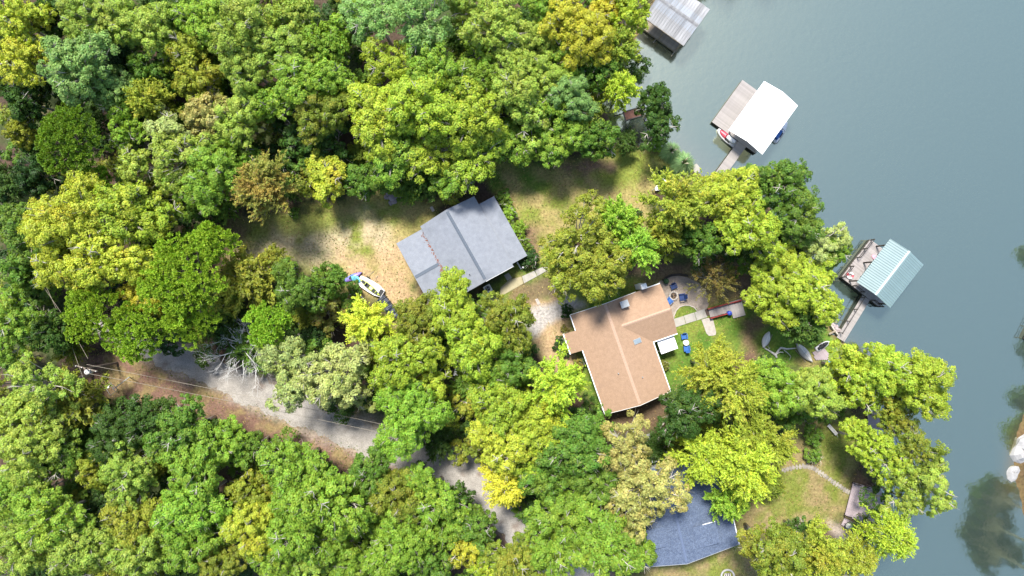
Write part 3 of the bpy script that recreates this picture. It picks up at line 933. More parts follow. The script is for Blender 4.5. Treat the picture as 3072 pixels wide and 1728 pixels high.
# ---------------- blue-grey roofed house
B = thing("neighbour_house", "house with a speckled blue-grey shingle roof and low dormers under trees", "house", (19.4, -26.9, 0), math.radians(13))
e2, r2_, xl, xr, bl = 3.2, 5.2, -5.6, 6.97, 5.9
wl = MB()
wl.box(-5.1, 6.4, -5.4, 5.4, -.3, 3.3)
wl.add([(-5.1, -5.4, 3.3), (6.4, -5.4, 3.3), (0, -5.4, 5.0)], [[0, 1, 2]])
wl.add([(-5.1, 5.4, 3.3), (6.4, 5.4, 3.3), (0, 5.4, 5.0)], [[2, 1, 0]])
part("wall", wl, M_GSIDING, B)
part("roof", MB().slab([(xl, -bl, e2), (0, -bl, r2_), (0, bl, r2_), (xl, bl, e2)], .14), M_BLUEROOF, B)
part("roof", MB().slab([(0, -bl, r2_), (xr, -bl, e2), (xr, bl, e2), (0, bl, r2_)], .14), M_BLUEROOF, B)
M_BLUECAP = mat("blue_ridge_shingles", (0.075, 0.10, 0.165), (0.10, 0.13, 0.20), 5, .9, 4, speck=.3, sscale=12)
ridge_caps(B, (0, bl, r2_ + .01), (0, -bl, r2_ + .01), M_BLUECAP, .16, .34, .3)
zb = lambda x: r2_ - (r2_ - e2) * (x / xr if x > 0 else x / xl)
def dormer(x0, x1, y0, y1, h):
    d = MB()
    d.add([(x0, y0, zb(x0)), (x1, y0, zb(x1) - .3), (x1, y1, zb(x1) - .3), (x0, y1, zb(x0)), (x1, y0, zb(x1) + h), (x1, y1, zb(x1) + h)],
          [[0, 1, 4], [3, 5, 2], [1, 2, 5, 4]])
    o = part("dormer", d, M_TRIM, B)
    s = 1 if x1 > x0 else -1
    part("dormer_roof", MB().slab([(x0, y0 - .2, zb(x0) + .06), (x1 + .3 * s, y0 - .2, zb(x1) + h + .04), (x1 + .3 * s, y1 + .2, zb(x1) + h + .04), (x0, y1 + .2, zb(x0) + .06)][::s], .1), M_BLUEROOF, o)
    for yy_ in ((y1 + .2,) if s > 0 else ()):
        ed = MB()
        ed.add([(x0 + 1.3 * s, yy_, zb(x0) + .02 - .0), (x1 + .3 * s, yy_, zb(x1) + h - .08), (x1 + .3 * s, yy_, zb(x1) + h + .07), (x0 + 1.3 * s, yy_, zb(x0) + .09),
                (x0 + 1.3 * s, yy_ + .06, zb(x0) + .02), (x1 + .3 * s, yy_ + .06, zb(x1) + h - .08), (x1 + .3 * s, yy_ + .06, zb(x1) + h + .07), (x0 + 1.3 * s, yy_ + .06, zb(x0) + .09)],
               [[0, 1, 2, 3], [3, 2, 6, 7], [4, 7, 6, 5], [1, 5, 6, 2]])
        part("dormer_trim", ed, M_WHITE, o)
    part("dormer_window", MB().box(min(x1, x1 + .04 * s), max(x1, x1 + .04 * s), y0 + .3, y1 - .3, zb(x1) + .12, zb(x1) + h - .12), M_WINDOW, o)
dormer(1.6, 4.2, -4.4, -2.2, .62)
dormer(-1.6, -3.6, -3.4, -1.4, .62)
g2 = MB()
g2.box(xr, xr + .1, -bl, bl, e2 - .2, e2 + .02)
part("gutter", g2, M_WHITE, B)
for yy_ in (bl, -bl - .05):
    g3 = MB()
    g3.add([(xl, yy_, e2 - .2), (0, yy_, r2_ - .2), (xr, yy_, e2 - .2), (xr, yy_, e2), (0, yy_, r2_), (xl, yy_, e2)] + [(xl, yy_ + .05, e2 - .2), (0, yy_ + .05, r2_ - .2), (xr, yy_ + .05, e2 - .2), (xr, yy_ + .05, e2), (0, yy_ + .05, r2_), (xl, yy_ + .05, e2)],
           [[0, 1, 4, 5], [1, 2, 3, 4], [5, 4, 10, 11], [4, 3, 9, 10], [11, 10, 7, 6], [10, 9, 8, 7]])
    part("barge_board", g3, M_GSIDING, B)
part("porch_roof", MB().slab([(-1.6, bl + .1, 2.9), (2.6, bl + .1, 2.9), (2.6, bl + 1.1, 2.75), (-1.6, bl + 1.1, 2.75)], .1), M_GREYM, B)
for x in (-4.0, -1.6, 1.6, 4.2):
    window(B, x, -5.4, 1.1, 1.1, 1.2, 'x', -1)
for y in (-3.8, -1.2, 1.4, 4.0):
    window(B, 6.4, y, 1.1, 1.2, 1.3, 'y', 1)
# grey slab of a shed roof in the shade behind it
SH = thing("garden_shed", "small grey-roofed shed in deep shade behind the neighbour house", "shed", W(1946, 1328, 0), math.radians(13))
part("wall", MB().box(-.9, .5, -1.1, 1.1, -.2, 2.0), M_GSIDING, SH)
part("roof", MB().slab([(-1.1, -1.3, 2.3), (.65, -1.3, 2.05), (.65, 1.3, 2.05), (-1.1, 1.3, 2.3)], .08), M_GREYM, SH)
part("door", MB().box(.5, .54, -.4, .4, 0, 1.8), M_OLDWOOD, SH)

# ================================================================== DOCKS
def planks(parent, x0, x1, y0, y1, z, m, along='x', w=.16, gap=.012, t=.05, jitter=.0, name="plank"):
    """boards whose long side runs along the given axis; shared mesh"""
    rr = random.Random(int(abs(x0 * 131 + y0 * 17 + x1) * 100))
    if along == 'x':
        n = max(1, round((y1 - y0) / w)); ww = (y1 - y0) / n
        me = MB().box(-(x1 - x0) / 2, (x1 - x0) / 2, -ww / 2 + gap / 2, ww / 2 - gap / 2, -t, 0).mesh(name, m)
        for i in range(n):
            part(name, me, m, parent, loc=((x0 + x1) / 2 + rr.uniform(-jitter, jitter), y0 + ww * (i + .5), z + rr.uniform(-.004, .004)))
    else:
        n = max(1, round((x1 - x0) / w)); ww = (x1 - x0) / n
        me = MB().box(-ww / 2 + gap / 2, ww / 2 - gap / 2, -(y1 - y0) / 2, (y1 - y0) / 2, -t, 0).mesh(name, m)
        for i in range(n):
            part(name, me, m, parent, loc=(x0 + ww * (i + .5), (y0 + y1) / 2 + rr.uniform(-jitter, jitter), z + rr.uniform(-.004, .004)))

# ---------------- white roofed dock
D1 = thing("boat_dock", "boat dock with a plain bright white gable roof and tan swim deck", "dock", (30.57, 20.70, WATER_Z), math.radians(-36))
dz = .60
fr = MB()
fr.box(-4.5, 2.3, -3.05, -2.9, .12, dz - .055).box(-4.5, -4.38, -2.9, 3.48, .12, dz - .055).box(-4.38, 2.3, 3.36, 3.48, .12, dz - .055).box(2.18, 2.3, -2.9, 3.36, .12, dz - .055)
fr.box(-1.95, -1.8, -1.9, 3.36, .12, dz - .055)
for x in (-4.3, -2.9, -1.9, 2.2):
    for y in (-2.95, .2, 3.4):
        fr.tube([(x, y, -2.2), (x, y, dz - .06)], .10, 8)
part("frame", fr, M_DARKWOOD, D1)
planks(D1, -4.5, -1.8, -1.9, 3.48, dz, M_PLANK, 'x', .16, jitter=.0)
planks(D1, -4.5, 2.3, -3.05, -1.9, dz, M_PLANK, 'x', .16)
planks(D1, 1.75, 2.3, -1.9, 3.48, dz, M_PLANK, 'x', .16)
planks(D1, -1.8, 1.75, 2.6, 3.48, dz, M_PLANK, 'x', .16)
rx, ry, re, rr_ = 2.53, 3.68, 3.35, 3.95
qa, qb = gable_quads(-rx, rx, -ry, ry, re, rr_)
part("roof_slope", MB().slab(qa, .09), M_WHITE, D1)
part("roof_slope", MB().slab(qb, .09), M_WHITE, D1)
part("ridge_cap", MB().add([(-.14, -ry, rr_ - .022), (0, -ry, rr_ + .012), (.14, -ry, rr_ - .022), (-.14, ry, rr_ - .022), (0, ry, rr_ + .012), (.14, ry, rr_ - .022)], [[0, 1, 4, 3], [1, 2, 5, 4]]), M_WHITE, D1)
for x in (-2.0, 2.15):
    for y in (-2.8, .2, 3.2):
        part("post", MB().box(x - .07, x + .07, y - .07, y + .07, dz - .02, re + .12 - abs(x) * .0), M_TRIM, D1)
gw = part("gangway", MB().box(-.40, -.30, -8.4, -3.06, .30, dz - .06).box(.70, .80, -8.4, -3.06, .30, dz - .06), M_DARKWOOD, D1)
planks(gw, -.42, .82, -8.4, -3.08, dz, M_PLANK, 'x', .17)
part("pile", MB().tube([(-.36, -5.6, -2.2), (-.36, -5.6, dz - .07)], .09, 8).tube([(.76, -5.6, -2.2), (.76, -5.6, dz - .07)], .09, 8), M_DARKWOOD, gw)

# personal watercraft ------------------------------------------------------
def hull_rings(L_, Wd, z0, z1, n=9, bow=.5, stern=.86, kind='bow'):
    rings = []
    for i in range(n):
        t = i / (n - 1)
        y = -L_ / 2 + L_ * t
        if kind == 'bow':
            w = Wd / 2 * (stern + (1 - stern) * min(1, t * 2.2)) if t < .45 else Wd / 2 * math.sqrt(max(.02, 1 - ((t - .45) / .56) ** 2))
        else:
            w = Wd / 2 * max(.02, 1 - abs(2 * t - 1) ** 2.1)
        rings.append([(-w * .62, y, z0), (w * .62, y, z0), (w, y, z0 + (z1 - z0) * .55), (w * .93, y, z1 + .06 * abs(2 * t - 1) ** 2), (-w * .93, y, z1 + .06 * abs(2 * t - 1) ** 2), (-w, y, z0 + (z1 - z0) * .55)])
    return rings
M_SILVER = mat("silver_hull", (0.62, 0.63, 0.65), (0.54, 0.55, 0.57), 2, .4, 2, spec=.5)
def watercraft(label, px, py, ang, hood_m, hull_m, seat_m, s=1.0):
    c = W(px, py, WATER_Z)
    t = thing("personal_watercraft", label, "watercraft", (c[0], c[1], WATER_Z), ang)
    t.scale = (s, s, s)
    part("hull", MB().loft(hull_rings(2.95, 1.12, -.18, .34)), hull_m, t, True)
    part("rubber_strake", MB().loft([[(x * 1.045, y * 1.01, .16), (x * 1.045, y * 1.01, .22)] for (x, y, z) in []] or [[(-.56, -1.4, .14), (.56, -1.4, .14), (.56, -1.36, .22), (-.56, -1.36, .22)], [(-.585, -.2, .14), (.585, -.2, .14), (.585, -.2, .22), (-.585, -.2, .22)], [(-.57, .3, .14), (.57, .3, .14), (.57, .3, .22), (-.57, .3, .22)]]), M_BLACK, t)
    hd = []
    for i in range(7):
        tt = i / 6
        y = .05 + 1.22 * tt
        w = .40 * math.sqrt(max(.03, 1 - tt ** 2.2))
        z = .40 + .30 * (1 - tt) ** .7
        hd.append([(-w, y, .34), (w, y, .34), (w * .7, y, z * .9), (0, y, z), (-w * .7, y, z * .9)])
    part("hood", MB().loft(hd), hood_m, t, True)
    st = []
    for i in range(6):
        tt = i / 5
        y = .10 - 1.25 * tt
        w = .20 + .05 * math.sin(tt * 3.1)
        z = .72 - .06 * math.sin(tt * 3.1) + (.05 if tt > .7 else 0)
        st.append([(-w * 1.2, y, .34), (w * 1.2, y, .34), (w, y, z - .04), (w * .6, y, z), (-w * .6, y, z), (-w, y, z - .04)])
    part("seat", MB().loft(st), seat_m, t, True)
    part("handlebar", MB().tube([(-.38, .14, .86), (-.15, .24, .92), (.15, .24, .92), (.38, .14, .86)], .028, 6).tube([(0, .26, .68), (0, .24, .92)], .05, 6), M_BLACK, t)
    part("footwell", MB().box(-.46, -.28, -1.15, .05, .343, .353).box(.28, .46, -1.15, .05, .343, .353), M_BLACK, t)
    part("rear_deck", MB().box(-.42, .42, -1.42, -1.20, .342, .37), M_BLACK, t)
    return t
watercraft("white watercraft with a red hood floating below the white-roofed dock", 2179, 413, math.atan2(.66, -.75) - math.pi / 2, M_PINK, M_CANOE, M_SILVER, 1.02)
watercraft("silver and blue watercraft half tucked under the white dock roof", 2337, 397, math.radians(-34), M_SILVER, M_SILVER, M_BLUE, 1.0)

# ---------------- green roofed dock
D2 = thing("boat_dock", "boat dock with a ribbed pale green metal roof and grey plank deck", "dock", (45.95, 1.77, WATER_Z), math.radians(-37.7))
dz = .72
fr = MB()
fr.box(-3.4, 2.75, -3.18, -3.04, .15, dz - .055).box(-3.4, -3.27, -3.04, 2.85, .15, dz - .055).box(-3.27, 2.75, 2.72, 2.85, .15, dz - .055).box(2.62, 2.75, -3.04, 2.72, .15, dz - .055)
for x in (-3.3, -1.6, 2.65):
    for y in (-3.1, -.2, 2.75):
        fr.tube([(x, y, -2.2), (x, y, dz - .06)], .10, 8)
part("frame", fr, M_DARKWOOD, D2)
planks(D2, -3.4, -1.55, -1.75, 2.85, dz, M_PLANK_G, 'x', .17, gap=.02, jitter=.03)
planks(D2, -3.4, 2.75, -3.18, -1.75, dz, M_PLANK_G, 'y', .17, gap=.02, jitter=.02)
planks(D2, 2.0, 2.75, -1.75, 2.85, dz, M_PLANK_G, 'x', .17, gap=.02)
planks(D2, -1.55, 2.0, 2.1, 2.85, dz, M_PLANK_G, 'x', .17, gap=.02)
# railing of dark posts and rails
def railing(parent, pts, h, dz, m, post=.05, rails=(.5, 1.0)):
    for p_ in pts:
        part("rail_post", MB().box(p_[0] - post, p_[0] + post, p_[1] - post, p_[1] + post, dz - .02, dz + h), m, parent)
    for a, b in zip(pts[:-1], pts[1:]):
        part("rail", MB().tube([(a[0], a[1], dz + h * rails[1]), (b[0], b[1], dz + h * rails[1])], .045, 4).tube([(a[0], a[1], dz + h * rails[0]), (b[0], b[1], dz + h * rails[0])], .035, 4), m, parent)
railing(D2, [(-3.36, 2.8), (-3.36, 1.4), (-3.36, 0)], 1.0, dz, M_DARKWOOD)
railing(D2, [(-3.36, -1.4), (-3.36, -3.1)], 1.0, dz, M_DARKWOOD)
railing(D2, [(-1.6, -3.12), (-.35, -3.12)], 1.0, dz, M_DARKWOOD)
railing(D2, [(1.35, -3.12), (2.66, -3.12)], 1.0, dz, M_DARKWOOD)
gx, gy, ge, gr = 2.57, 3.32, 3.45, 4.1
for x in (-2.3, 2.35):
    for y in (-2.9, .0, 2.6):
        part("post", MB().box(x - .07, x + .07, y - .07, y + .07, dz - .02, ge + .04), M_DARKWOOD, D2)
npan = 22
pw = 2 * gy / npan
sl = math.hypot(gx, gr - ge)
pan = MB()
pan.box(0, sl, -pw / 2 + .008, pw / 2 - .008, -.02, .0)
pan_me = pan.mesh("roof_panel", M_GMETAL)
rib_me = MB().add([(0, -.05, 0), (0, 0, .055), (0, .05, 0), (sl, -.05, 0), (sl, 0, .055), (sl, .05, 0)], [[0, 1, 4, 3][::-1], [1, 2, 5, 4][::-1], [0, 2, 1], [3, 4, 5]]).mesh("rib", M_GRIB)
ang = math.atan2(gr - ge, gx)
for sgn in (0, 1):
    for i in range(npan):
        o = part("roof_panel", pan_me, M_GMETAL, D2, loc=(0, -gy + pw * (i + .5), gr), rot=(0, ang, 0) if sgn == 0 else (0, ang, math.pi))
        part("rib", rib_me, M_GRIB, o, loc=(0, -pw / 2 + .02, 0))
part("ridge_cap", MB().add([(-.22, -gy - .02, gr - .03), (0, -gy - .02, gr + .065), (.22, -gy - .02, gr - .03), (-.22, gy + .02, gr - .03), (0, gy + .02, gr + .065), (.22, gy + .02, gr - .03)], [[0, 1, 4, 3][::-1], [1, 2, 5, 4][::-1]]), M_GRIB, D2)
gt = part("gangway", MB().tube([(.25, -3.2, dz - .14), (1.0, -9.4, .42)], .07, 5).tube([(1.05, -3.2, dz - .14), (1.8, -9.4, .42)], .07, 5), M_DARKWOOD, D2)
n = 34
pm = MB().box(-.56, .56, -.085, .085, -.04, 0).mesh("plank", M_PLANK)
for i in range(n):
    t_ = (i + .5) / n
    part("plank", pm, M_PLANK, gt, loc=(.65 + .76 * t_, -3.25 - 6.1 * t_, dz - .02 - .22 * t_), rot=(-.035, 0, math.radians(7)))
for k in range(4):
    t_ = .06 + .28 * k
    part("rail_post", MB().box(-.04, .04, -.04, .04, -.4, .95), M_DARKWOOD, gt, loc=(.10 + .76 * t_, -3.25 - 6.1 * t_, dz - .05 - .22 * t_))
part("rail", MB().tube([(.12, -3.5, dz + .85), (.78, -8.9, dz + .65)], .04, 4), M_DARKWOOD, gt)
c = W(2549, 827, WATER_Z + .72)
flt = thing("swim_float", "red and white inflatable swim ring lying on the green-roofed dock", "float", (c[0], c[1], WATER_Z + .72))
ringv = MB()
def torus(mb, R, r, nu=20, nv=8, z=0, u0=0, u1=2 * math.pi):
    vs, fs = [], []
    for i in range(nu + 1):
        u = u0 + (u1 - u0) * i / nu
        for j in range(nv):
            v = 2 * math.pi * j / nv
            vs.append(((R + r * math.cos(v)) * math.cos(u), (R + r * math.cos(v)) * math.sin(u), z + r * math.sin(v)))
    for i in range(nu):
        for j in range(nv):
            a = i * nv + j; b = i * nv + (j + 1) % nv
            fs.append([a, a + nv, b + nv, b])
    return mb.add(vs, fs)
part("tube", torus(MB(), .34, .13, 20, 8, .12), M_CANOE, flt, True)
part("stripe", torus(MB(), .34, .134, 5, 8, .12, -.9, .3), M_PINK, flt, True)
part("stripe", torus(MB(), .34, .134, 5, 8, .12, 2.2, 3.2), M_PINK, flt, True)
c = W(2622, 771, WATER_Z + .72)
single("life_vest", MB().loft([[(-.25, -.3, .02), (.25, -.3, .02), (.22, -.3, .12), (-.22, -.3, .12)], [(-.28, 0, .02), (.28, 0, .02), (.25, 0, .15), (-.25, 0, .15)], [(-.18, .32, .02), (.18, .32, .02), (.15, .32, .1), (-.15, .32, .1)]]), M_PINKS,
       "crumpled pink life vest on the deck beside the green roof", "life vest", (c[0], c[1], WATER_Z + .71), .7)

# ---------------- weathered boathouse at the top
D3 = thing("boathouse", "weathered boathouse with a low roof of streaked grey tin sheets", "boathouse", (18.6 + 1.2, 33.1, WATER_Z), math.radians(-35.5))
c0 = Vector((18.6 + 1.2, 33.1, 0))
# local frame: roof eave from x=-3..3, y from ylo
y_lo, y_hi, oe, orr = -2.25, 3.2, 3.2, 3.75
ym = (y_lo + y_hi) / 2
nsh = 17
swd = 6.0 / nsh
sl1 = math.hypot(ym - y_lo, orr - oe)
sh_me = MB().box(-swd / 2 + .006, swd / 2 - .006, -sl1, 0, -.03, 0).add([(-swd / 2 - .03, -sl1, 0), (-swd / 2, -sl1, .035), (-swd / 2 + .03, -sl1, 0), (-swd / 2 - .03, 0, 0), (-swd / 2, 0, .035), (-swd / 2 + .03, 0, 0)], [[0, 1, 4, 3][::-1], [1, 2, 5, 4][::-1]]).mesh("tin_sheet", M_OLDROOF)
a1 = math.atan2(orr - oe, ym - y_lo)
rnd = random.Random(4)
for sgn in (0, 1):
    for i in range(nsh):
        part("tin_sheet", sh_me, M_OLDROOF, D3, loc=(-3 + swd * (i + .5), ym + rnd.uniform(-.03, .03), orr + rnd.uniform(-.006, .006)), rot=(a1, 0, rnd.uniform(-.006, .006)) if sgn == 0 else (a1, 0, math.pi))
part("ridge_cap", MB().add([(-3.02, ym - .2, orr - .02), (3.02, ym - .2, orr - .02), (3.02, ym, orr + .05), (-3.02, ym, orr + .05), (3.02, ym + .2, orr - .02), (-3.02, ym + .2, orr - .02)], [[0, 1, 2, 3], [3, 2, 4, 5]]), M_OLDROOF, D3)
dk = MB()
dk.box(-2.9, 2.65, -2.35, -2.2, .2, .5).box(-2.9, -2.75, -2.2, 2.9, .2, .5).box(2.5, 2.65, -2.2, 2.9, .2, .5)
for x in (-2.8, 0, 2.55):
    for y in (-2.2, .4, 2.8):
        dk.tube([(x, y, -2.2), (x, y, oe - .02)], .09, 7)
part("frame", dk, M_OLDWOOD, D3)
planks(D3, -2.9, 2.65, -2.35, -1.2, .56, M_OLDWOOD, 'x', .19, gap=.02, jitter=.04)
planks(D3, -2.9, 2.65, 1.9, 3.6, .56, mat("pinkish_plank", (.36, .24, .21), (.28, .18, .16), 3, .9, 4, rand=.2), 'y', .19, gap=.02, jitter=.08)
part("fascia", MB().box(-3.0, 3.0, y_lo - .04, y_lo, oe - .16, oe - .01), M_OLDWOOD, D3)
part("loose_board", MB().box(2.45, 2.53, -3.1, -1.6, .62, .66), M_OLDWOOD, D3)
part("loose_board", MB().box(-.4, -.3, -3.0, -2.3, .4, .44), M_OLDWOOD, D3)

# ---------------- mauve deck at the lake, upper landing
def deck_poly(name, label, px, z, m, bw=.16, ang_px=None, cat="deck"):
    P = [W2(x, y, z) for x, y in px]
    a = math.atan2(P[1][1] - P[0][1], P[1][0] - P[0][0]) if ang_px is None else ang_px
    o = Vector((P[0][0], P[0][1], 0))
    R_ = Matrix.Rotation(-a, 3, 'Z')
    Q = [R_ @ (Vector((p_[0], p_[1], 0)) - o) for p_ in P]
    t = thing(name, label, cat, (o.x, o.y, 0), a)
    y0 = min(q.y for q in Q); y1 = max(q.y for q in Q)
    nb = int((y1 - y0) / bw)
    for i in range(nb):
        ya = y0 + (y1 - y0) * (i + .5) / nb
        xs = []
        for k in range(len(Q)):
            A, B_ = Q[k], Q[(k + 1) % len(Q)]
            if (A.y > ya) != (B_.y > ya):
                xs.append(A.x + (B_.x - A.x) * (ya - A.y) / (B_.y - A.y))
        if len(xs) >= 2:
            h = (y1 - y0) / nb / 2 - .006
            part("plank", MB().box(min(xs), max(xs), -h, h, -.05, 0), m, t, loc=(0, ya, z))
    pf = MB()
    for q in Q:
        qq = q * .97 + (sum(Q, Vector()) / len(Q)) * .03
        pf.box(qq.x - .07, qq.x + .07, qq.y - .07, qq.y + .07, -1.2, z - .06)
    part("support_post", pf, M_DARKWOOD, t)
    return t, Q, R_, o
dkA, QA, RA, oA = deck_poly("lakeside_deck", "mauve-grey plank deck on the lake bank with a dark low rail", [(2535, 1544), (2560, 1447), (2645, 1472), (2657, 1519), (2647, 1549), (2640, 1592)], .35, M_PLANK_P, .16, math.radians(-16))
def loc_of(px, py, z, Rm, o):
    p_ = Vector(W(px, py, z))
    q = Rm @ Vector((p_.x - o.x, p_.y - o.y, 0))
    return (q.x, q.y)
ra = [loc_of(*p_, .35, RA, oA) for p_ in [(2534, 1545), (2570, 1563), (2610, 1585)]]
railing(dkA, ra, .8, .35, M_DARKWOOD)
rb = [loc_of(*p_, .35, RA, oA) for p_ in [(2561, 1449), (2576, 1453)]]
railing(dkA, rb, .7, .35, M_DARKWOOD, rails=(.5, 1))
rc = [loc_of(*p_, .35, RA, oA) for p_ in [(2594, 1458), (2602, 1461)]]
railing(dkA, rc, .7, .35, M_DARKWOOD)
deck_poly("lower_landing", "narrow mauve-grey landing below the low rail of the lakeside deck", [(2524, 1574), (2534, 1553), (2632, 1608), (2618, 1617), (2562, 1598), (2548, 1591)], .12, M_PLANK_P, .16, math.radians(-27), "landing")
deck_poly("shore_deck", "small mauve-grey deck at the lake edge under overhanging branches", [(2603, 1243), (2650, 1236), (2676, 1252), (2672, 1292), (2606, 1287)], .1, M_PLANK_P, .17, math.radians(5))

# deck furniture
def box_chair(name, label, loc, rz, m, cat="chair", s=1.0, group=None):
    t = thing(name, label, cat, loc, rz, group)
    t.scale = (s, s, s)
    sl_ = MB()
    for k in range(5):
        sl_.box(-.27 + .11 * k, -.17 + .11 * k, -.28, .26, .36 + .0, .39)
    part("seat", MB().box(-.29, .29, -.28, .28, .35, .40), m, t)
    b = MB()
    b.add([(-.29, -.26, .40), (.29, -.26, .40), (.25, -.52, 1.0), (-.25, -.52, 1.0), (-.29, -.30, .40), (.29, -.30, .40), (.25, -.56, 1.0), (-.25, -.56, 1.0)],
          [[3, 2, 1, 0], [4, 5, 6, 7], [0, 1, 5, 4], [1, 2, 6, 5], [2, 3, 7, 6], [3, 0, 4, 7]])
    part("backrest", b, m, t)
    for sx in (-1, 1):
        part("armrest", MB().box(sx * .36 - .06, sx * .36 + .06, -.38, .30, .58, .62), m, t)
        part("leg", MB().box(sx * .34 - .04, sx * .34 + .04, .2, .28, 0, .585), m, t)
        part("leg", MB().box(sx * .34 - .04, sx * .34 + .04, -.38, -.30, 0, .585), m, t)
    return t
box_chair("deck_chair", "white chair standing on the mauve-grey lakeside deck", (*W2(2624, 1539, .35), .35), 2.4, M_CANOE, s=1.25)
gb = thing("grill", "covered grill with a pale lid on the lower landing", "grill", (*W2(2540, 1571, .12), .12), .5)
part("lid", MB().lathe([(.42, .55), (.44, .66), (.38, .82), (.2, .93), (.03, .96)], 14, sx=1.1, sy=.8), mat("mottled_cover", (.52, .53, .49), (.30, .31, .28), 4, .7, 4), gb, True)
part("body", MB().lathe([(.18, .3), (.38, .42), (.42, .55)], 14, sx=1.1, sy=.8), M_BLACK, gb)
for k in range(4):
    a = math.pi / 4 + k * math.pi / 2
    part("leg", MB().tube([(.3 * math.cos(a), .25 * math.sin(a), 0), (.22 * math.cos(a), .2 * math.sin(a), .42)], .03, 5), M_BLACK, gb)
tb = thing("water_tub", "round black tub beside the pale grill lid", "tub", (*W2(2556, 1585, .12), .12))
part("shell", MB().lathe([(.24, 0), (.30, .36), (.33, .38), (.30, .38), (.27, .30)], 16), M_BLACK, tb)
part("handle", MB().tube([(-.32, 0, .34), (-.37, 0, .25), (-.30, 0, .18)], .02, 5), M_GREYM, tb)

# weathered plank bench
bn = thing("bench", "weathered pale wooden bench on the lawn near two round shrubs", "bench", W(2494, 1288, 0), math.atan2(-(1310 - 1273), 33) )
for k in range(3):
    part("seat_slat", MB().box(-.85, .75, -.2 + .14 * k, -.08 + .14 * k, .40, .44), M_DRIFT, bn)
for x in (-.65, .55):
    part("leg", MB().box(x - .05, x + .05, -.18, .20, -.05, .40), M_OLDWOOD, bn)
part("cane", MB().tube([(.7, 0, .42), (1.25, -.05, .03)], .03, 5), M_DRIFT, bn)

# ================================================================== YARD THINGS
# fire pit ring built stone by stone
FP = thing("fire_pit", "round fire pit ringed with pale stones and holding charred logs", "fire pit", W(2019.6, 887, .03))
rnd = random.Random(9)
for k in range(14):
    a = 2 * math.pi * k / 14
    part("stone", MB().prism([(math.cos(a + da) * r_, math.sin(a + da) * r_) for da, r_ in ((-.2, .40), (.2, .40), (.19, .60 + rnd.uniform(-.03, .04)), (-.19, .60 + rnd.uniform(-.03, .04)))], -.02, .28 + rnd.uniform(-.03, .03)), M_STONE, FP)
part("ash_bed", MB().lathe([(.42, 0), (.40, .10), (.1, .14)], 14), M_ASH, FP)
for k in range(4):
    a = k * 1.7
    part("log", MB().tube([(-.3 * math.cos(a), -.3 * math.sin(a), .16), (.28 * math.cos(a + .2), .28 * math.sin(a + .2), .24)], .06, 6), M_PLANK_B if k % 2 else M_DARKWOOD, FP)
box_chair("lawn_chair", "navy lawn chair by the fire pit, set towards the trees", W(2019, 860, .05), math.radians(200), M_NAVY, s=.95)
box_chair("lawn_chair", "navy lawn chair by the fire pit, on the open patio side", W(2043, 891, .05), math.radians(98), M_NAVY, s=1.05)
box_chair("lawn_chair", "bright blue lawn chair tucked between fire pit and tan roof edge", W(2007, 901, .05), math.radians(-45), M_BLUE, s=.95)
pb = thing("planter_pot", "small dark green plant pot at the patio edge behind the fire pit", "pot", W(1996, 844, .05))
part("pot", MB().lathe([(.2, 0), (.3, .4), (.33, .42), (.28, .42)], 12), M_BLACK, pb)
part("leaves", MB().lathe([(.26, .40), (.36, .55), (.25, .75), (.05, .85)], 9), mat("pot_leaves", (.03, .07, .03), (.02, .05, .02), 6, .8), pb)

# bistro set on the lawn
bt = thing("round_table", "round white garden table between two blue chairs on the lawn", "table", W(2054.5, 1027, 0))
part("table_top", MB().lathe([(.33, .66), (.35, .68), (.35, .70), (.03, .705)], 22), M_CANOE, bt)
part("leg", MB().tube([(0, 0, .02), (0, 0, .67)], .04, 7), M_CANOE, bt)
part("foot", MB().lathe([(.24, -.01), (.22, .03), (.05, .06)], 14), M_CANOE, bt)
part("centre_vase", MB().lathe([(.05, .70), (.07, .78), (.04, .84)], 9), M_GREYM, bt)
box_chair("garden_chair", "bright blue garden chair nearer the half-moon lawn at the white table", W(2050.5, 1010, 0), math.radians(188), M_BLUE, s=.95)
box_chair("garden_chair", "bright blue garden chair farther from the half-moon lawn at the white table", W(2057.5, 1044, 0), math.radians(8), M_BLUE, s=.95)

# wooden ramp deck with red rails
RD = thing("lake_steps", "pale wooden boardwalk with red side rails leading down to a landing", "boardwalk", W(2126, 940, 0), math.atan2(20.5, 76))
zt = .22
for i in range(22):
    part("plank", MB().box(-.075, .075, -.52, .52, -.05, 0), M_PLANK, RD, loc=(.1 + .165 * i, rnd.uniform(-.03, .03), zt + rnd.uniform(-.01, .01)))
pl = part("landing", MB().box(2.75, 4.35, -1.45, .75, zt - .16, zt - .062), M_DARKWOOD, RD)
for i in range(10):
    part("plank", MB().box(-.075, .075, -1.05, 1.05, -.05, 0), M_PLANK, pl, loc=(2.85 + .16 * i, -.35 + .0 * i, zt - .008 + rnd.uniform(-.004, .004)))
for sgn, x1 in ((1, 4.3), (-1, 2.5)):
    part("red_rail", MB().box(-.1, x1, sgn * .60 - .05, sgn * .60 + .05, .62, .70).box(-.1, x1, sgn * .60 - .03, sgn * .60 + .03, .0, .55), M_RED, RD)
    for k in range(4):
        xx_ = -.05 + (x1 - .05) * k / 3
        part("rail_post", MB().box(xx_ - .05, xx_ + .05, sgn * .60 - .06, sgn * .60 + .06, -.1, .72), M_RED, RD)
part("red_rail", MB().box(3.3, 4.2, .40, .55, .3, .42), M_RED, RD)
bb_ = thing("rain_barrel", "blue barrel standing beside the boardwalk landing", "barrel", W(2184, 939, 0))
part("barrel_body", MB().lathe([(.24, 0), (.29, .2), (.30, .42), (.29, .65), (.25, .84), (.05, .86)], 16), mat("deep_blue_plastic", (.03, .06, .36), (.025, .05, .3), 3, .45), bb_, True)
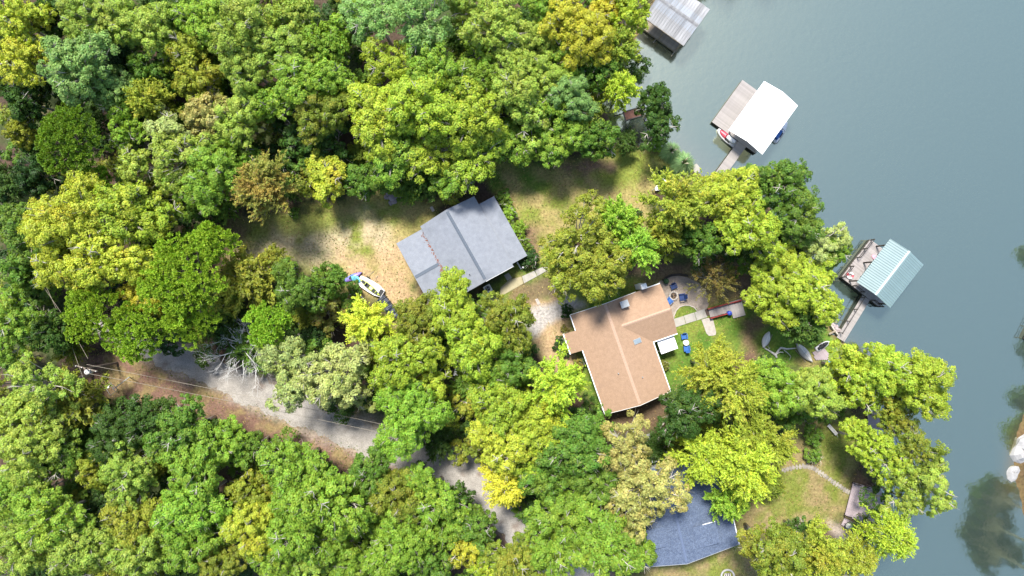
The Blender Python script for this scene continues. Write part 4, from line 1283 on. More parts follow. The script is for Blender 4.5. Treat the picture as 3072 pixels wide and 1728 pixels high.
part("bung", MB().lathe([(.05, .86), (.05, .89)], 8), M_BLACK, bb_)

# kayaks, jon boat, tarp and paddles in the clearing
def kayak(name, label, p0, p1, wd, m, z, cat="kayak", cock=True, seat=None):
    a, b = Vector(W(*p0, z)), Vector(W(*p1, z))
    d = b - a
    t = thing(name, label, cat, ((a.x + b.x) / 2, (a.y + b.y) / 2, z), math.atan2(d.y, d.x) - math.pi / 2)
    part("hull", MB().loft(hull_rings(d.length, wd, 0, .30, 13, kind='double')), m, t, True)
    if cock:
        part("cockpit", MB().lathe([(1, .305), (1, .335), (.8, .335), (.75, .31)], 18, sx=wd * .30, sy=d.length * .13), M_BLACK, t)
    return t, d.length
kayak("kayak", "slim blue and purple kayak lying on the grass beside the jon boat", (1026, 848), (1087, 817), .72, M_KBLUE, .02)
kt, _l = kayak("kayak", "short cyan kayak with its end over the blue and purple kayak", (1055, 829), (1083, 846), .86, M_KCYAN, .33, cock=False)
part("seat", MB().box(-.2, .2, -.35, .1, .31, .37), mat("teal_pad", (.06, .25, .32), (.05, .2, .27), 3, .6), kt)
jb_a, jb_b = Vector(W(1078, 838, .2)), Vector(W(1150, 882, .2))
dj = jb_b - jb_a
jb = thing("jon_boat", "white flat-bottomed jon boat on the grass carrying a lime kayak", "boat", ((jb_a.x + jb_b.x) / 2, (jb_a.y + jb_b.y) / 2, .12), math.atan2(dj.y, dj.x) - math.pi / 2)
LJ = dj.length
hb = MB()
prof = [(-LJ / 2, .50), (-LJ / 4, .66), (0, .70), (LJ / 4, .68), (LJ / 2, .46)]
outer = [[(-w * .8, y, .02), (w * .8, y, .02), (w, y, .42), (-w, y, .42)] for y, w in prof]
part("hull", MB().loft(outer), M_CANOE, jb)
gn_ = MB()
for sgn in (-1, 1):
    gn_.tube([(sgn * w, y, .44) for y, w in prof], .05, 5)
part("gunwale", gn_, M_TRIM, jb)
part("bench_seat", MB().box(-.55, .55, -.9, -.55, .43, .47), M_GREYM, jb)
part("bow_deck", MB().box(-.42, .42, LJ / 2 - .55, LJ / 2 - .06, .43, .46), M_BLACK, jb)
part("wheel", MB().tube([(-.86, -.9, .18), (-.72, -.9, .18)], .22, 12), M_BLACK, jb)
kl, Lk = kayak("kayak", "lime green fishing kayak with black seat resting on the white jon boat", (1080, 836), (1141, 887), .62, M_KLIME, .60, cock=False)
part("seat", MB().box(-.22, .22, -.55, -.1, .31, .40).box(-.22, .22, -.62, -.55, .31, .68), M_BLACK, kl)
part("seat", MB().box(-.2, .2, .45, .85, .31, .38), M_BLACK, kl)
part("foot_tray", MB().box(-.16, .16, -1.35, -.75, .31, .335), M_BLACK, kl)
part("foot_tray", MB().box(-.15, .15, .95, 1.35, .31, .335), M_BLACK, kl)
part("deck_pad", MB().box(-.17, .17, -.02, .38, .31, .345), mat("pale_lime", (.62, .62, .30), (.55, .55, .25), 3, .6), kl)
for k, (p0, p1) in enumerate([((1099, 828), (1118, 817)), ((1119, 843), (1132, 830))]):
    pd = thing("paddle", ["wooden paddle leaning off the jon boat near the cyan kayak", "wooden paddle leaning off the jon boat near its black bow deck"][k], "paddle")
    a, b = Vector(W(*p0, .55)), Vector(W(*p1, .04))
    part("shaft", MB().tube([a, b], .028, 6), M_OLDWOOD, pd)
    d = (b - a).normalized()
    part("blade", MB().tube([b - d * .02, b + d * .15, b + d * .35], [.03, .08, .05], 4), M_OLDWOOD, pd)
single("plank", MB().box(-.9, .9, -.06, .06, -.01, .05), M_DRIFT, "pale plank lying in the weeds beside the yellow feathery tree", "plank", W(1083, 888, .02), math.atan2(-20, 17))
ta, tb2 = Vector(W(1141, 893, .5)), Vector(W(1186, 952, .5))
dt = tb2 - ta
TP = thing("tarp_pile", "long low pile under a dark navy tarp beside the yellow feathery tree", "tarp", ((ta.x + tb2.x) / 2, (ta.y + tb2.y) / 2, 0), math.atan2(dt.y, dt.x) - math.pi / 2)
rings = []
for i in range(15):
    t_ = i / 14
    y = -dt.length / 2 + dt.length * t_
    h = .62 + .10 * math.sin(i * 1.9)
    w = .55 + .05 * math.sin(i * 2.7) + .12 * t_
    rings.append([(-w - .08, y, -.03), (w + .08, y, -.03), (w, y, h * .75), (w * .45, y, h + .05 * math.sin(i * 3.3)), (-w * .3, y, h * .97), (-w, y, h * .7)])
part("tarp", MB().loft(rings), M_TARP, TP)
for k in range(5):
    y = -dt.length / 2 + dt.length * (k + .5) / 5
    part("rope", MB().tube([(-.66, y, .02), (-.6, y, .52), (-.2, y, .72), (.28, y, .74), (.62, y, .55), (.7, y, .02)], .018, 4), M_GREYM, TP)

# rocks: helper
def rock_mesh(name, r, seed, m, flat=.6):
    rs = np.random.default_rng(seed)
    bmv, bmf = [], []
    nu, nv = 12, 7
    ph = rs.uniform(0, 6.28, 6)
    V = []
    for j in range(nv + 1):
        th = math.pi * j / nv
        for i in range(nu):
            u = 2 * math.pi * i / nu
            k = 1 + .16 * math.sin(2 * u + ph[0]) + .10 * math.sin(3 * u + ph[1] + th) + .10 * math.sin(4 * th + ph[2] + u) + rs.uniform(-.06, .06)
            V.append((r * k * math.sin(th) * math.cos(u), r * k * math.sin(th) * math.sin(u), r * flat * k * math.cos(th)))
    F = []
    for j in range(nv):
        for i in range(nu):
            a = j * nu + i; b = j * nu + (i + 1) % nu
            F.append([a, a + nu, b + nu, b])
    return mesh_np(name, V, F, m, False)
for k, (x, y, r) in enumerate([(1166, 580, .42), (1176, 594, .50), (1186, 582, .55), (1182, 604, .40), (1193, 592, .38), (1172, 610, .28), (1160, 592, .31), (1188, 572, .35)]):
    p_ = W(x, y, 0)
    single("rock", rock_mesh("rock", r, 100 + k, M_GRANITE), None, ["third largest", "second largest", "largest", "fourth largest", "fifth largest", "smallest", "second smallest", "third smallest"][k] + " pinkish grey rock of the loose heap beside the clearing", "rock", (p_[0], p_[1], r * .25), k * 1.3, "rocks in the heap")
single("boulder", rock_mesh("boulder", 1.75, 201, M_ROCK, .5), None, "large white boulder at the far bank standing in brown shallows", "boulder", (*W2(3074, 1352), -.55), .4)
single("boulder", rock_mesh("boulder", .95, 202, M_ROCK, .45), None, "smaller rounded white boulder in the brown shallows next to the large one", "boulder", (*W2(3045, 1420), -.45), 1.4)

# white frame swing and its bench above the lake bank
SW = thing("garden_swing", "white timber swing frame with a dark bench above the lake bank", "swing", W(1988, 548, 0), 0)
def W_l(px, py, z, base):
    p_ = W(px, py, z)
    return (p_[0] - base[0], p_[1] - base[1], p_[2])
b0 = W(1988, 548, 0)
part("beam", MB().tube([W_l(1966, 565, 1.9, b0), W_l(1987, 536, 1.9, b0)], .07, 4), M_WHITE, SW)
part("beam", MB().tube([W_l(1987, 536, 1.9, b0), W_l(2010, 552, 1.9, b0)], .07, 4), M_WHITE, SW)
for (x, y) in ((1966, 565), (1987, 536), (2010, 552)):
    q = W_l(x, y, 1.9, b0)
    part("post", MB().tube([(q[0], q[1], -.1), q], .06, 4), M_WHITE, SW)
qa_ = W_l(1996, 552, .6, b0)
part("bench", MB().box(qa_[0] - .6, qa_[0] + .6, qa_[1] - .25, qa_[1] + .25, .45, .5).box(qa_[0] - .6, qa_[0] + .6, qa_[1] - .3, qa_[1] - .25, .5, .95), M_BLACK, SW)
part("pale_cushion", MB().box(-.3, .3, -.2, .2, 0, .12), M_CANOE, SW, loc=W_l(1972, 567, .5, b0))

# old sunken float in the cove
SF = thing("sunken_float", "old black-framed float covered in brown leaves in the cove", "float", W(1898, 342, WATER_Z), math.radians(17))
part("frame", MB().box(-1.15, 1.15, -.62, -.50, -.2, .14).box(-1.15, 1.15, .50, .62, -.2, .14).box(-1.15, -1.03, -.5, .5, -.2, .14).box(1.03, 1.15, -.5, .5, -.2, .14), M_BLACK, SF)
part("leaf_bed", MB().box(-1.03, 1.03, -.5, .5, -.2, .08), mat("leaf_bed", (.17, .085, .065), (.10, .05, .04), 5, .95, 5, speck=.3), SF)
part("pole", MB().tube([(-2.4, .45, .05), (-1.1, .4, .05)], .06, 5), M_BLACK, SF)
cv = [W(1836, 352, 0), W(1882, 318, 0)]
bm_ = thing("cove_dock", "narrow white board walkway along the cove under the dark overhanging tree", "walkway", W(1945, 372, WATER_Z), math.radians(112))
for i in range(9):
    part("plank", MB().box(-.1, .1, -.32, .32, -.05, 0), M_DRIFT, bm_, loc=(-1.1 + .23 * i, rnd.uniform(-.04, .04), .42))
part("beam", MB().box(-1.2, .95, -.26, -.18, .1, .365).box(-1.2, .95, .18, .26, .1, .365), M_DARKWOOD, bm_)
single("floating_board", MB().prism([(-.35, -.14), (.4, -.1), (.36, .12), (-.3, .16)], -.02, .05), M_DRIFT, "broken pale board caught in the dark overhanging tree at the cove mouth", "board", (*W2(1976, 285, .6), WATER_Z + .02), .4)

# upturned canoe and small craft on the shore lawn
def hull_boat(name, label, p0, p1, wd, m, cat, z=.0, upturned=False, kind='double'):
    a, b = Vector(W(*p0, z + .2)), Vector(W(*p1, z + .2))
    d = b - a
    t = thing(name, label, cat, ((a.x + b.x) / 2, (a.y + b.y) / 2, z), math.atan2(d.y, d.x) - math.pi / 2)
    rg = hull_rings(d.length, wd, 0, .38, 13, kind=kind)
    if upturned:
        rg = [[(x, y, .46 - zz_) for (x, y, zz_) in r][::-1] for r in rg]
    part("hull", MB().loft(rg), m, t, True)
    return t, d.length
cn, lc = hull_boat("canoe", "chalky white canoe lying upside down in the grass with dark shade beside it", (2289, 1043), (2307, 995), .95, M_CANOE, "canoe", 0, True)
part("keel", MB().tube([(0, -lc * .40, .45), (0, 0, .47), (0, lc * .40, .45)], .025, 5), M_TRIM, cn)
part("gunwale", MB().box(.52, .60, -lc * .3, lc * .42, .02, .09), M_OLDWOOD, cn)
rb_, lr = hull_boat("rowing_boat", "pale grey wooden rowing boat pulled up on the shore lawn", (2436, 1086), (2389, 1030), 1.05, mat("pale_grey_boards", (.50, .48, .46), (.42, .40, .38), 3, .8, 4, stretch=(4, 1, 1)), "boat", 0, True)
part("plank_seam", MB().box(-.30, .34, -.01, .01, .455, .465).box(-.3, .34, .69, .71, .45, .46), M_DARKWOOD, rb_)
part("keel", MB().tube([(0, -lr * .42, .44), (0, 0, .48), (0, lr * .42, .44)], .03, 5), M_TRIM, rb_)
part("gunwale", MB().box(-.62, -.53, -lr * .35, lr * .30, .02, .1), M_OLDWOOD, rb_)
watercraft("small white and black watercraft parked on the shore lawn grass", 2461, 1036, math.atan2(14, 22) - math.pi / 2, M_BLACK, M_CANOE, M_BLACK, .66).location.z = .08
deck_poly("shore_platform", "grey-pink wooden platform on the shore lawn by the pale rowing boat", [(2437, 1058), (2470, 1040), (2486, 1062), (2484, 1080), (2448, 1080)], .14, M_PLANK_P, .18, math.radians(-52), "platform")
cl = thing("cooler", "blue and white cooler at the corner of the shore platform", "cooler", W(2484, 1088, 0), .7)
part("body", MB().box(-.32, .32, -.22, .22, 0, .36), M_CANOE, cl)
part("lid", MB().box(-.34, .34, -.24, .24, .36, .46), mat("sky_blue_plastic", (.03, .19, .38), (.025, .16, .33), 3, .5), cl)
part("handle", MB().tube([(-.34, 0, .3), (-.40, 0, .2), (-.34, 0, .12)], .02, 5), M_BLACK, cl)
# timber seawall and riprap
SWL = thing("seawall", "low pale timber seawall curving along the shore beside the green-roofed dock", "wall", W(2470, 945, 0))
b0 = W(2470, 945, 0)
wpts = [(2436, 896), (2450, 914), (2464, 932), (2477, 950), (2490, 970), (2502, 989), (2513, 1003)]
for (a, b) in zip(wpts[:-1], wpts[1:]):
    pa, pb_ = Vector(W_l(*a, .0, b0)), Vector(W_l(*b, .0, b0))
    d = (pb_ - pa).normalized(); s_ = Vector((-d.y, d.x, 0)) * .09
    part("timber", MB().prism([(pa + s_).to_2d()[:], (pa - s_).to_2d()[:], (pb_ - s_ - d * .015).to_2d()[:], (pb_ + s_ - d * .015).to_2d()[:]], -.9, .12), M_OLDWOOD if False else M_STONE, SWL)
single("log", MB().tube([W(2487, 1003, .1), W(2506, 993, .12)], .13, 8), M_OLDWOOD, "short cut log lying at the end of the timber seawall", "log")
rs_ = np.random.default_rng(12)
rm = [rock_mesh("riprap_stone", .22, 300 + k, M_GRANITE, .6) for k in range(4)]
RR = thing("riprap", "band of small pinkish stones in the shallows along the timber seawall", "stones", (0, 0, 0))
for k in range(90):
    t_ = rs_.random() * (len(wpts) - 1.001)
    i = int(t_); f = t_ - i
    x = wpts[i][0] * (1 - f) + wpts[i + 1][0] * f + abs(rs_.normal(0, 9)) + 4
    y = wpts[i][1] * (1 - f) + wpts[i + 1][1] * f - rs_.uniform(-1, 5)
    p_ = W(x, y, WATER_Z)
    o = part("stone", rm[k % 4], None, RR, loc=(p_[0], p_[1], WATER_Z + rs_.uniform(-.04, .06)), rot=(0, 0, rs_.uniform(0, 6)))
    s_ = rs_.uniform(.5, 1.2)
    o.scale = (s_, s_, s_)

# stone-ringed second fire place with split wood
F2 = thing("fire_ring", "white rimmed fire ring full of split logs on the lawn by the neighbour house", "fire ring", W(2182, 1727, 0))
part("rim", torus(MB(), .80, .13, 22, 7, .14), M_ROCK, F2, True)
for k in range(7):
    a = .5 + k * .24
    part("log", MB().tube([(-.45 + .13 * k, -.35, .1 + .02 * (k % 3)), (-.30 + .10 * k, .35, .14)], .055, 6), M_DARKWOOD if k % 2 else M_DRIFT, F2)
# wood terrace hidden among the trees
TR = thing("woodland_deck", "small brown plank deck half hidden under trees beside the gravel road", "deck", W(1392, 1132, 0), math.radians(74))
for i in range(9):
    part("plank", MB().box(-1.15, 1.15, -.08, .08, -.05, 0), M_PLANK_B, TR, loc=(rnd.uniform(-.06, .06), -.72 + .18 * i, .32))
part("joist", MB().box(-1.0, -.9, -.8, .8, .0, .268).box(.9, 1.0, -.8, .8, 0, .268), M_DARKWOOD, TR)
part("rail", MB().box(-1.3, 1.3, .98, 1.06, .7, .78), M_OLDWOOD, TR)
for x in (-1.2, 0, 1.2):
    part("rail_post", MB().box(x - .05, x + .05, .97, 1.07, -.1, .70), M_OLDWOOD, TR)
st_ = thing("storage_box", "pale grey lidded box on the brown woodland deck", "box", (*W2(1371, 1117, .35), .30), math.radians(-15))
part("case", MB().box(-.3, .3, -.4, .4, 0, .42), M_GREYM, st_)
part("lid", MB().box(-.33, .33, -.43, .43, .42, .50), M_TRIM, st_)
bd = thing("bird_bath", "pale blue round basin on a stand in the leaf litter by the woodland deck", "basin", W(1330, 1102, 0))
part("basin", MB().lathe([(.06, .6), (.28, .68), (.36, .78), (.30, .76), (.1, .68)], 16), mat("pale_blue_enamel", (.40, .50, .66), (.33, .43, .58), 3, .4), bd)
part("stand", MB().tube([(0, 0, -.02), (0, 0, .62)], .06, 8), M_GREYM, bd)
TW = thing("tool_cart", "pale blue metal garden cart glimpsed in a dark gap between trees", "cart", W(1188, 1151, 0), .6)
part("tray", MB().box(-.5, .5, -.32, .32, .35, .42).box(-.5, .5, -.32, -.28, .42, .6).box(-.5, .5, .28, .32, .42, .6).box(-.5, -.46, -.28, .28, .42, .6).box(.46, .5, -.28, .28, .42, .6), mat("pale_blue_enamel2", (.45, .52, .60), (.38, .45, .53), 3, .4), TW)
part("wheel", MB().tube([(.3, -.42, .2), (.3, -.34, .2)], .2, 12), M_BLACK, TW)
part("wheel", MB().tube([(.3, .34, .2), (.3, .42, .2)], .2, 12), M_BLACK, TW)
part("handle", MB().tube([(-.5, -.2, .5), (-1.0, -.2, .75), (-1.0, .2, .75), (-.5, .2, .5)], .025, 5), M_GREYM, TW)
part("rest", MB().box(-.42, -.36, -.2, .2, -.02, .36), M_GREYM, TW)

# utility pole with transformer, wires
def utility_pole(label, bx, by, h, rz, xf=True):
    p_ = W(bx, by, 0)
    t = thing("utility_pole", label, "utility pole", p_, rz)
    part("mast", MB().tube([(0, 0, -.4), (0, 0, h)], [.16, .11], 9), M_POLE, t)
    part("crossarm", MB().box(-.07, .07, -1.3, 1.3, h - .45, h - .33), M_POLE, t)
    for y in (-1.2, -.5, .5, 1.2):
        part("insulator", MB().lathe([(.04, h - .33), (.06, h - .25), (.04, h - .16)], 8, c=(0, y, 0)), M_TRIM, t)
    if xf:
        tr = part("transformer", MB().lathe([(.05, h - 1.55), (.30, h - 1.5), (.32, h - .65), (.30, h - .58), (.05, h - .55)], 14, c=(-.46, 0, 0)), M_CANOE, t, True)
        part("bushing", MB().lathe([(.05, h - .56), (.05, h - .35)], 8, c=(-.46, .1, 0)), M_TRIM, tr)
    return t
PH = 6.6
utility_pole("wooden utility pole with a white transformer can over the brown leaf bank", 352, 1088, PH, math.radians(75))
top = Vector((*W2(352, 1088, 0), PH - .2))
end = Vector((*W2(1225, 1270, 0), 5.6))
utility_pole("plain wooden utility pole standing under the bright green tree by the road", 1225, 1270, 5.8, math.radians(75), False)
perp = Vector((.22, .98, 0))
for k, o_ in enumerate((-.5, .5)):
    a, b = top + perp * o_, end + perp * o_
    pts = []
    for i in range(25):
        t_ = i / 24
        q = a.lerp(b, t_)
        q.z -= 1.1 * 4 * t_ * (1 - t_) * .5
        pts.append(q)
    single("power_line", MB().tube(pts, .022, 4), M_WIRE, "thin tan power line along the road, on the " + ("leaf bank" if k == 0 else "gravel") + " side of its pair", "wire", group="power lines along the road")
for k, o_ in enumerate((-1.2, 1.2)):
    a = top + perp * o_
    b = Vector((*W2(228 if k else 236, 860, 0), 6.0))
    single("power_line", MB().tube([a, (a + b) / 2 - Vector((0, 0, .4)), b], .022, 4), M_WIRE, "thin power line into the wood from the " + ("transformer" if k == 0 else "far") + " end of the pole crossarm", "wire", group="power lines into the wood")
# grey frame on an arm (an old goal) by the bank
GF_ = thing("goal_frame", "grey metal goal frame with a curved top on a long arm over the leaf bank", "goal frame", W(386, 1133, 0), 0)
b0 = W(386, 1133, 0)
def g(px, py, z): return W_l(px, py, z, b0)
part("post", MB().tube([(0, 0, -.3), g(387, 1132.5, 1.6)], .06, 7), M_GREYM, GF_)
part("arm", MB().tube([g(388, 1131, 1.6), g(349, 1161, 1.75), g(341, 1166, 1.75)], .055, 6), M_GREYM, GF_)
part("arch", MB().tube([g(332, 1153, 1.75), g(340, 1157, 1.78), g(348, 1162, 1.78), g(351, 1169, 1.75), g(350, 1174, 1.72), g(346, 1176, 1.7)], .05, 6), M_GREYM, GF_)
part("bar", MB().tube([g(333, 1157, 1.75), g(345, 1174, 1.7)], .05, 6), M_GREYM, GF_)
part("lower_frame", MB().tube([g(333, 1157, 1.7), g(320, 1168, 1.3), g(331, 1186, 1.2), g(346, 1176, 1.65)], .035, 5), M_GREYM, GF_)
part("hoop", torus(MB(), .10, .03, 12, 5), M_GREYM, GF_, loc=g(332, 1150, 1.78))
part("weight", MB().box(-.2, .2, -.09, .09, -.1, .1), M_TRIM, GF_, loc=g(327, 1160, 1.6), rot=(0, 0, .9))
# neighbour dock at the frame's right edge
D4 = thing("neighbour_dock", "white decked dock with a dark rail by the far bank", "dock", W(3092, 1003, WATER_Z), math.radians(64))
planks(D4, -.9, 2.6, -1.5, .55, .62, M_CANOE, 'y', .18)
part("frame", MB().box(-.95, 2.6, .58, .72, .1, .72).box(-.95, -.82, -1.5, .58, .1, .56), M_DARKWOOD, D4)
railing(D4, [(-.85, .64), (.8, .64), (2.5, .64)], .85, .7, M_DARKWOOD)
part("pile", MB().tube([(-.8, .4, -2.0), (-.8, .4, .56)], .1, 7).tube([(2.4, .4, -2.0), (2.4, .4, .56)], .1, 7), M_DARKWOOD, D4)

# ================================================================== TREES
def leaf_mat(name, trans=.32, rough=.55):
    m = bpy.data.materials.new(name)
    m.use_nodes = True
    nt = m.node_tree
    L = nt.links
    b = nt.nodes["Principled BSDF"]
    b.inputs["Roughness"].default_value = rough
    b.inputs["Specular IOR Level"].default_value = 0.25
    oi = nn(nt, "ShaderNodeObjectInfo")
    ge_ = nn(nt, "ShaderNodeNewGeometry")
    tc = nn(nt, "ShaderNodeTexCoord")
    at = nn(nt, "ShaderNodeAttribute", attribute_type='OBJECT', attribute_name="second_tone")
    ap = nn(nt, "ShaderNodeAttribute", attribute_type='OBJECT', attribute_name="second_share")
    no = nn(nt, "ShaderNodeTexNoise")
    no.inputs["Scale"].default_value = .42
    no.inputs["Detail"].default_value = 2
    # shift the pattern from tree to tree
    ad = nn(nt, "ShaderNodeVectorMath", operation='ADD')
    mu = nn(nt, "ShaderNodeMath", operation='MULTIPLY')
    mu.inputs[1].default_value = 91.0
    L.new(oi.outputs["Random"], mu.inputs[0])
    L.new(tc.outputs["Object"], ad.inputs[0])
    L.new(mu.outputs[0], ad.inputs[1])
    L.new(ad.outputs[0], no.inputs["Vector"])
    # factor = smoothstep of noise + leaf jitter - (1 - share)
    j = nn(nt, "ShaderNodeMath", operation='MULTIPLY_ADD')
    j.inputs[1].default_value = .22
    L.new(ge_.outputs["Random Per Island"], j.inputs[0])
    L.new(no.outputs["Fac"], j.inputs[2])
    s2 = nn(nt, "ShaderNodeMath", operation='ADD')
    L.new(j.outputs[0], s2.inputs[0])
    L.new(ap.outputs["Fac"], s2.inputs[1])
    r = nn(nt, "ShaderNodeMapRange")
    r.inputs["From Min"].default_value = 1.02
    r.inputs["From Max"].default_value = 1.16
    L.new(s2.outputs[0], r.inputs["Value"])
    mx = nn(nt, "ShaderNodeMix", data_type='RGBA')
    L.new(r.outputs[0], mx.inputs["Factor"])
    L.new(oi.outputs["Color"], mx.inputs["A"])
    L.new(at.outputs["Color"], mx.inputs["B"])
    hs = nn(nt, "ShaderNodeHueSaturation")
    rv = nn(nt, "ShaderNodeMapRange")
    rv.inputs["To Min"].default_value = .72
    rv.inputs["To Max"].default_value = 1.28
    L.new(ge_.outputs["Random Per Island"], rv.inputs["Value"])
    L.new(rv.outputs[0], hs.inputs["Value"])
    mh = nn(nt, "ShaderNodeMath", operation='MULTIPLY')
    mh.inputs[1].default_value = 7.31
    fh = nn(nt, "ShaderNodeMath", operation='FRACT')
    L.new(ge_.outputs["Random Per Island"], mh.inputs[0])
    L.new(mh.outputs[0], fh.inputs[0])
    rh = nn(nt, "ShaderNodeMapRange")
    rh.inputs["To Min"].default_value = .478
    rh.inputs["To Max"].default_value = .522
    L.new(fh.outputs[0], rh.inputs["Value"])
    L.new(rh.outputs[0], hs.inputs["Hue"])
    nb_ = nn(nt, "ShaderNodeTexNoise")
    nb_.inputs["Scale"].default_value = 1.1
    nb_.inputs["Detail"].default_value = 3
    L.new(ad.outputs[0], nb_.inputs["Vector"])
    rb2 = nn(nt, "ShaderNodeMapRange")
    rb2.inputs["From Min"].default_value = .3
    rb2.inputs["From Max"].default_value = .7
    rb2.inputs["To Min"].default_value = .78
    rb2.inputs["To Max"].default_value = 1.22
    L.new(nb_.outputs["Fac"], rb2.inputs["Value"])
    sc_ = nn(nt, "ShaderNodeVectorMath", operation='SCALE')
    L.new(mx.outputs["Result"], sc_.inputs[0])
    L.new(rb2.outputs[0], sc_.inputs["Scale"])
    L.new(sc_.outputs[0], hs.inputs["Color"])
    L.new(hs.outputs[0], b.inputs["Base Color"])
    tr = nn(nt, "ShaderNodeBsdfTranslucent")
    h2 = nn(nt, "ShaderNodeHueSaturation")
    h2.inputs["Hue"].default_value = .485
    h2.inputs["Saturation"].default_value = 1.1
    h2.inputs["Value"].default_value = 1.25
    L.new(hs.outputs[0], h2.inputs["Color"])
    L.new(h2.outputs[0], tr.inputs["Color"])
    ms = nn(nt, "ShaderNodeMixShader")
    ms.inputs[0].default_value = trans
    L.new(b.outputs[0], ms.inputs[1])
    L.new(tr.outputs[0], ms.inputs[2])
    L.new(ms.outputs[0], nt.nodes["Material Output"].inputs["Surface"])
    return m
M_LEAF = leaf_mat("leaf", .34)
M_NEEDLE = leaf_mat("needle", .22)

def unit(v):
    return v / np.maximum(np.linalg.norm(v, axis=1, keepdims=True), 1e-9)

def rhombs(C, N, a, b, rng, T=None):
    """leaf faces: centre C, normal N, half length a, half width b; T gives the long axis"""
    n = len(C)
    if T is None:
        T = rng.normal(size=(n, 3))
    T = unit(T - (T * N).sum(1, keepdims=True) * N)
    S = np.cross(N, T)
    a = np.asarray(a).reshape(-1, 1); b = np.asarray(b).reshape(-1, 1)
    V = np.stack([C + T * a, C + S * b + N * b * .25, C - T * a * .85, C - S * b + N * b * .25], 1).reshape(-1, 3)
    F = np.arange(4 * n).reshape(n, 4)
    return V, F

def sph(n, rng, zmin=-.3):
    z = rng.uniform(zmin, 1, n)
    t = rng.uniform(0, 2 * np.pi, n)
    r = np.sqrt(1 - z * z)
    return np.stack([r * np.cos(t), r * np.sin(t), z], 1)

def clump_centres(R, zc, hz, n, rng, minsep, lob=.22, hollow=.35):
    """clump centres filling a lumpy dome"""
    ph = rng.uniform(0, 6.28, 4)
    out = []
    tries = 0
    while len(out) < n and tries < 6000:
        tries += 1
        t = rng.uniform(0, 2 * np.pi)
        f = 1 + lob * math.sin(2 * t + ph[0]) * .6 + lob * math.sin(3 * t + ph[1]) * .7 + lob * math.sin(5 * t + ph[2]) * .5
        u = math.sqrt(rng.uniform(0.0, 1))
        rr = R * f * u * .86
        dome = math.sqrt(max(0, 1 - min(1, u * .97) ** 2))
        z = zc + hz * (dome * rng.uniform(hollow, 1.0) - .30 * u * rng.random() - .15)
        p = np.array((rr * math.cos(t), rr * math.sin(t), z))
        if all(np.linalg.norm(p - q) > minsep for q in out):
            out.append(p)
    return np.array(out)

def limb_tubes(mb, zc, hz, cents, R, rng, base_r, n_main=6, bare=0.0, twig=True, trunk_top=.55):
    top = zc - hz * .25
    lean = rng.normal(0, .12, 2)
    tr = [(0, 0, -.5), (lean[0] * .3, lean[1] * .3, top * .4), (lean[0], lean[1], top), (lean[0] * 1.2, lean[1] * 1.2, zc + hz * .35)]
    mb.tube(tr, [base_r, base_r * .8, base_r * .55, base_r * .16], 7)
    for c in cents:
        st = rng.uniform(.45, .95)
        s = np.array((lean[0] * st, lean[1] * st, top * (.55 + .45 * st) + hz * .1 * st))
        m1 = s * .55 + c * .45 + np.array((0, 0, -.12 * np.linalg.norm(c - s))) + rng.normal(0, .12, 3)
        m2 = s * .2 + c * .8 + rng.normal(0, .1, 3)
        e = c + np.array((0, 0, .1))
        k = base_r * rng.uniform(.28, .42)
        mb.tube([s, m1, m2, e], [k, k * .7, k * .42, k * .16], 4, cap=False)
        if twig:
            if rng.random() < bare:
                d = unit((c - s) [None] * np.array((1, 1, .3)) + rng.normal(0, .5, (1, 3)) + np.array((0, 0, .5)))[0]
                L_ = rng.uniform(.7, 1.3)
                q0 = c + np.array((0, 0, .55)) - d * .9
                q1 = q0 + d * L_ * .6 + np.array((0, 0, .25)); q2 = q0 + d * L_ * 1.2 + np.array((0, 0, .3)) + rng.normal(0, .1, 3)
                mb.tube([m2, q0, q1, q2], [.06, .055, .045, .015], 4, cap=False)
                for _ in range(3):
                    e2 = unit((d + rng.normal(0, .7, 3))[None])[0]
                    mb.tube([q1, q1 + e2 * .4, q1 + e2 * .8 + rng.normal(0, .1, 3)], [.04, .03, .012], 3, cap=False)
            for _ in range(3):
                d = unit((c - s + rng.normal(0, 1.0, 3) * .8 + np.array((0, 0, .8)))[None])[0]
                L_ = rng.uniform(.5, 1.15)
                mb.tube([m2, m2 * .4 + c * .6 + d * L_ * .5, c + d * L_], [k * .35, k * .2, k * .07], 3, cap=False)
    return top

def proto_broad(seed, R, zc, hz, ncl, rc, leaf=.112, per=42, sub=9, lob=.30, gaps=.0, bark=None, hollow=.1):
    rng = np.random.default_rng(seed)
    C = clump_centres(R - rc * .5, zc, hz, ncl, rng, rc * 1.28, lob, hollow)
    Vs, Ns = [], []
    for c in C:
        r0 = rc * rng.uniform(.7, 1.25)
        d = sph(sub, rng, -.12)
        sc = c + d * np.array((r0, r0, r0 * .85)) * rng.uniform(.72, 1.0, (sub, 1))
        for q, dq in zip(sc, d):
            rs = r0 * rng.uniform(.30, .50)
            n = int(per * (rs / (rc * .4)) ** 2) + 6
            e = sph(n, rng, -.35)
            P = q + e * np.array((rs, rs, rs * .75)) * rng.uniform(.55, 1.08, (n, 1))
            N = unit(e * .5 + dq * .6 + np.array((0, 0, .22)) + rng.normal(0, .34, (n, 3)))
            Vs.append(P); Ns.append(N)
    P = np.concatenate(Vs); N = np.concatenate(Ns)
    L = leaf * rng.uniform(.7, 1.35, len(P))
    V, F = rhombs(P, N, L, L * .62, rng)
    mb = MB()
    limb_tubes(mb, zc, hz, C, R, rng, .055 * R + .05, bare=.15 if lob > .35 else .06)
    return (mesh_np("crown", V, F, M_LEAF), mb.mesh("trunk", bark or M_BARK, True), R, zc)

